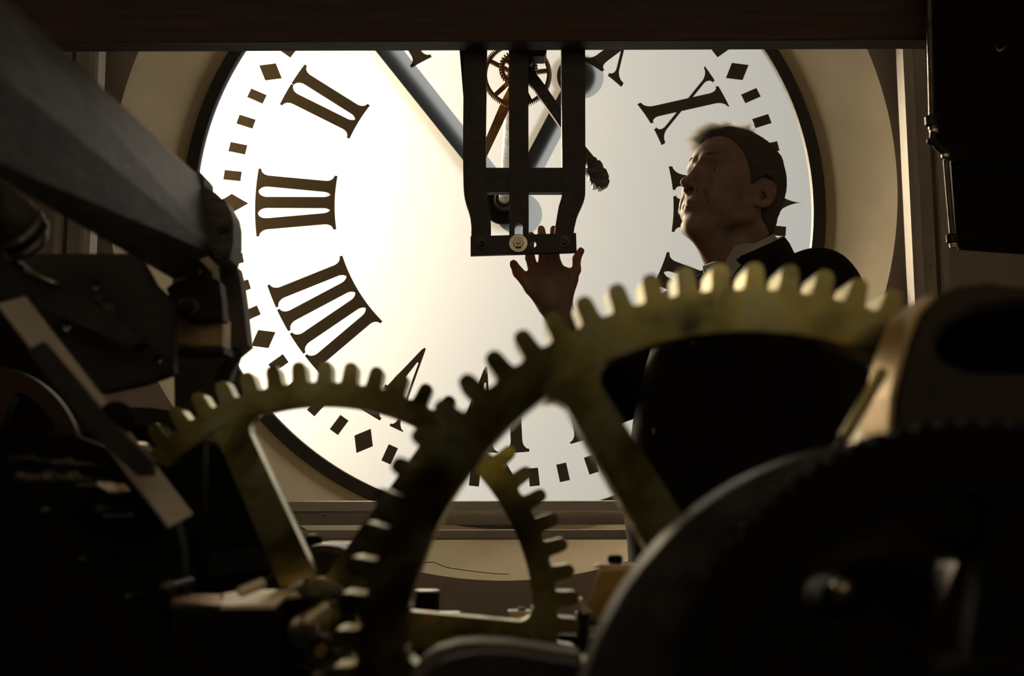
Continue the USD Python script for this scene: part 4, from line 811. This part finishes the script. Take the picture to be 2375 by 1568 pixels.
kf = at(1660, 630, 2.262)
tie = obj('tie', prism8([kf + e2 * s * .019 + NA * .014 + e1 * u for s in (-1, 1) for u in (-.008, .010)], [kf + e2 * s * .011 - NA * .028 + e1 * u for s in (-1, 1) for u in (-.004, .012)], .004), tiem, man, smooth=60, label='dark grey tie')
b0 = kf - NA * .026 + e1 * .004; b1 = torso_c + CF * .142 + np.array([0, 0, -.16]); b2 = torso_c + CF * .168 + np.array([0, 0, -.36])
pp = smoothpath([b0, (b0 + b1) / 2 + CF * .012, b1, b2], 8); Vb, Fb = [], []
for i, p in enumerate(pp):
    w = np.interp(i / (len(pp) - 1), [0, .15, 1], [.012, .022, .042])
    for s, u in ((-1, 0), (0, .004), (1, 0), (0, -.003)): Vb.append(p + SD * s * w + CF * u)
for i in range(len(pp) - 1):
    for j in range(4): A, B, C, D = i * 4 + j, i * 4 + (j + 1) % 4, (i + 1) * 4 + (j + 1) % 4, (i + 1) * 4 + j; Fb += [(A, B, C), (A, C, D)]
Fb += [(0, 2, 1), (0, 3, 2), (len(Vb) - 4, len(Vb) - 3, len(Vb) - 2), (len(Vb) - 4, len(Vb) - 2, len(Vb) - 1)]
tb = trimesh.Trimesh(np.array(Vb), Fb, process=False); tb.fix_normals(); obj('blade', tb, tiem, tie, smooth=40)
def onto(f, pts, off, t0=1.7):
    """Points on the surface f seen at the pixels, lifted by off along the outward normal."""
    d = ray(*np.array(pts, float).T); d = d / np.linalg.norm(d, axis=1)[:, None]; t = np.full(len(d), t0)
    for _ in range(60): t += np.clip(f(CAM + d * t[:, None]), -.05, .05) * .8
    ok = np.abs(f(CAM + d * t[:, None])) < .003; t = np.where(ok, t, np.median(t[ok]) if ok.any() else t0); P = CAM + d * t[:, None]; g = np.stack([f(P + e) - f(P - e) for e in np.eye(3) * .004], 1); g /= np.linalg.norm(g, axis=1)[:, None] + 1e-9
    return P + g * off, ok
def panel(pts, off=.004, th=.004, step=9):
    """A cloth panel lying on the jacket, its outline given where it shows."""
    g = sg.Polygon(pts).segmentize(step); Q = np.array(g.exterior.coords)[:-1]; g = sg.Polygon(Q[onto(jacketsdf, Q, 0)[1]]).buffer(0)
    g = max(getattr(g, 'geoms', [g]), key=lambda q: q.area); x0, y0, x1, y1 = g.bounds
    inner = [(x, y) for x in np.arange(x0, x1, step) for y in np.arange(y0, y1, step) if g.buffer(-step * .45).contains(sg.Point(x, y))]
    Q = np.array(list(g.exterior.coords)[:-1] + inner); from_ = len(g.exterior.coords) - 1
    from scipy.spatial import Delaunay
    tri = Delaunay(Q).simplices; tri = tri[[g.contains(sg.Point(*Q[t].mean(0))) for t in tri]]
    A, ok = onto(jacketsdf, Q, off); B, _ = onto(jacketsdf, Q, off + th); n = len(Q)
    area = (Q[tri[:, 1]] - Q[tri[:, 0]]); area2 = (Q[tri[:, 2]] - Q[tri[:, 0]]); fl = area[:, 0] * area2[:, 1] - area[:, 1] * area2[:, 0] > 0; tri[fl] = tri[fl][:, ::-1]
    Fp = [*(tri[:, ::-1]), *(tri + n)]
    for i in range(from_): j = (i + 1) % from_; Fp += [(i, j, n + j), (i, n + j, n + i)]
    T = trimesh.Trimesh(np.vstack([A, B]), np.array(Fp), process=False); T.fix_normals(); return T
jk = '/World/person/jacket'
Vj, Fj = [], []; pj_ = [(.004, -.004), (.010, .000), (.018, -.016), (.030, -.060), (.018, -.062), (.002, -.030)]; ph2 = np.linspace(math.radians(44), math.radians(316), 48)
for a in ph2:
    for o, z in pj_: Vj.append(NC + (e1 * math.cos(a) * (.078 + o) + e2 * math.sin(a) * (.074 + o)) + NA * (z + .016 - .027 * math.cos(a)))
for i in range(len(ph2) - 1):
    for j in range(6): A, B, C, D = i * 6 + j, i * 6 + (j + 1) % 6, (i + 1) * 6 + (j + 1) % 6, (i + 1) * 6 + j; Fj += [(A, B, C), (A, C, D)]
for i in (0, len(ph2) - 1):
    for j in range(1, 5): Fj.append((i * 6, i * 6 + j, i * 6 + j + 1))
tj = trimesh.Trimesh(np.array(Vj), Fj, process=False); tj.fix_normals(); obj('collar', tj, suit2, jk, smooth=50)
obj('lapel', panel([(1782, 556), (1744, 596), (1712, 650), (1690, 700), (1640, 765), (1600, 800), (1541, 853), (1560, 835), (1625, 806), (1700, 742), (1745, 676), (1790, 606)]), suit2, jk, smooth=40)
obj('lapel', panel([(1626, 640), (1606, 655), (1572, 690), (1550, 740), (1537, 797), (1541, 851), (1560, 815), (1583, 785), (1606, 730), (1620, 680)]), suit2, jk, smooth=40)
q, _ = onto(jacketsdf, [(1520, 1001), (1512, 1090)], .003)
horn = simple('button_horn', (.02, .016, .013), .3)
for p in q: obj('button', cyl(p - CF * .002, p + CF * .003, .0075, n=24, bev=.001), horn, jk)
def trousersdf(P):
    T = (P - torso_c) @ TR; d = ellip(T, np.array([0, 0, -.50]), (.17, .115, .16))
    for s in (-1, 1): d = smin(d, chain(P, [torso_c + SD * s * .085 + [0, 0, -.56], torso_c + SD * s * .10 + CF * .02 + [0, 0, -.93], torso_c + SD * s * .11 + [0, 0, -1.30]], [.088, .066, .060], .02), .02)
    return smax(d, .045 - P[:, 2], .004)
obj('trousers', wcon(trousersdf, (.15, 2.0, .0), (.75, 2.68, .98), .009), suit, man, smooth=True)
for s in (-1, 1):
    f = torso_c + SD * s * .11; f[2] = 0
    shoe = lambda P, f=f, s=s: smax(smin(ellip((P - f) @ TR, np.array([0, .07, .035]), (.048, .145, .05)), ellip((P - f) @ TR, np.array([0, -.01, .06]), (.042, .07, .075)), .03), .001 - P[:, 2], .004)
    obj('shoe', wcon(shoe, f - [.2, .2, .01], f + [.2, .2, .16], .007), simple('shoe_leather', (.012, .010, .009), .3) if s < 0 else '/World/Looks/shoe_leather', man, smooth=True)

# hair: a scalp layer and combed strands
hairm = mat('grey_hair', {'h': ('principled_hair_bsdf', dict(parametrization='Direct coloring', color=(.25, .215, .165), roughness=.35, radial_roughness=.4))}, [], 'h.BSDF')
scalpm = simple('hair_mass', (.075, .064, .052), .75, var=.3, scale=120, stretch=(3, 3, 1), bump=.6, bscale=300)
def hairline(Q): return np.interp(Q[:, 0], [-110, -70, -30, -8, 14, 30, 55, 80, 110], [-62, -56, -40, -2, -4, 24, 60, 92, 106])
def scalpsdf(P):
    Q = (P - HEADP) @ HR / HS * 1000
    up_ = np.clip((Q[:, 2] - hairline(Q)) / 26, 0, 1); th = 1.6 + 6.5 * up_ + 3 * up_ * meshkit.noise(Q / 9) + np.clip((Q[:, 2] - 88) / 6, 0, 3) * up_
    d = smin(ellip(Q, np.array([2, 0, 50.]), (97, 76, 82)), ellip(Q, np.array([36, 0, 58.]), (67, 64, 60)), 18)
    d = smin(d, cone(Q, (-30, 0, 10), (-38, 0, -60), 58, 52), 20) - th
    d = smax(d, (hairline(Q) - Q[:, 2]) * .75, 5)
    inner = smin(ellip(Q, np.array([2, 0, 48.]), (90, 69, 75)), cone(Q, (-30, 0, 10), (-38, 0, -60), 50, 44), 20)
    d = smax(d, -inner, 2)
    E = np.abs(Q[:, 1]) * 0 + np.linalg.norm((Q - [-6, np.sign(1) * 0, 2]) * [1, 0, .75], axis=1)
    d = smax(d, np.where((np.abs(Q[:, 1]) > 60), 27 - E, -99), 3)
    return d * HS / 1000
hair = obj('hair', wcon(scalpsdf, HEADP - .15, HEADP + .19, .0034), scalpm, man, smooth=True, label='short grey hair with a ruffled backlit quiff')
hr_ = np.random.default_rng(11); curves, widths = [], []
def strand(p, dirs, L, bend, w=.00055, n=7):
    u = np.linspace(0, 1, n)[:, None]; q = p + dirs * (L * u) + bend * (L * u ** 2); curves.append(q); widths.extend(np.linspace(w, w * .35, n))
def cranpt(az, el):   # on the scalp; az from the face towards his left, el up (degrees)
    a, e = math.radians(az), math.radians(el); d = np.array([math.cos(a) * math.cos(e), math.sin(a) * math.cos(e), math.sin(e)]); return np.array([12, 0, 52]) + d * np.array([94, 74, 82]), d
def clump(az, el, L, d, bd, n, spread, w):
    """A lock of hair: strands that share a direction and a curl."""
    for _ in range(n):
        p, nn_ = cranpt(az + hr_.normal(0, spread), el + hr_.normal(0, spread * .7)); q = d + hr_.normal(0, .09, 3); q /= np.linalg.norm(q)
        strand(p - nn_ * 3, q, L * hr_.uniform(.6, 1.08), bd + hr_.normal(0, .12, 3), w=w, n=10)
for _ in range(150):   # ruffled quiff on top, swept up and over
    az, el = hr_.uniform(-95, 70), hr_.uniform(46, 86); p, n = cranpt(az, el); fr = np.clip((p[0] - 10) / 70, 0, 1)
    d = n * .75 + np.array([-.1 + .45 * fr, -.35 * fr, .25]) + hr_.normal(0, .22, 3); d /= np.linalg.norm(d)
    clump(az, el, hr_.uniform(24, 36) + 16 * fr * hr_.random(), d, np.array([-.35 + .5 * fr * hr_.random(), -.35 * fr, -.5]) * hr_.uniform(.6, 1.3) + hr_.normal(0, .2, 3), 80, 4.0, .00052)
for _ in range(70):   # tuft falling over the front
    az, el = hr_.uniform(-70, 15), hr_.uniform(42, 60); p, n = cranpt(az, el)
    d = n * .7 + np.array([.35, -.3, .5]) + hr_.normal(0, .16, 3); d /= np.linalg.norm(d)
    clump(az, el, hr_.uniform(26, 44), d, np.array([.30, -.15, -1.0]) * hr_.uniform(.6, 1.25) + hr_.normal(0, .15, 3), 90, 3.2, .0005)
for _ in range(3600):   # short combed-back sides and back
    az, el = hr_.uniform(25, 335), hr_.uniform(-40, 75); p, n = cranpt(az, el)
    if p[2] < hairline(p[None])[0] + 4 or (abs(p[1]) > 62 and np.hypot(p[0] + 6, (p[2] - 2) * .75) < 27): continue
    t = np.array([-1, 0, -.55]); t = t - n * (t @ n); t /= np.linalg.norm(t) + 1e-9; d = n * hr_.uniform(.15, .5) + t + hr_.normal(0, .12, 3); d /= np.linalg.norm(d)
    strand(p + n * 1, d, hr_.uniform(12, 24), -n * .2, w=.0004)
pts = np.vstack(curves); pts = HEADP + (pts @ HR.T) * HS / 1000 - origin[man]
cv = UsdGeom.BasisCurves.Define(stage, hair + '/strands'); cv.CreateTypeAttr('linear'); cv.CreateCurveVertexCountsAttr(Vt.IntArray([len(c) for c in curves])); cv.CreatePointsAttr(Vt.Vec3fArray.FromNumpy(pts.astype(np.float32)))
cv.CreateWidthsAttr(Vt.FloatArray(widths)); cv.SetWidthsInterpolation('vertex'); UsdShade.MaterialBindingAPI.Apply(cv.GetPrim()).Bind(hairm); tag(cv.GetPrim(), kind='stuff')
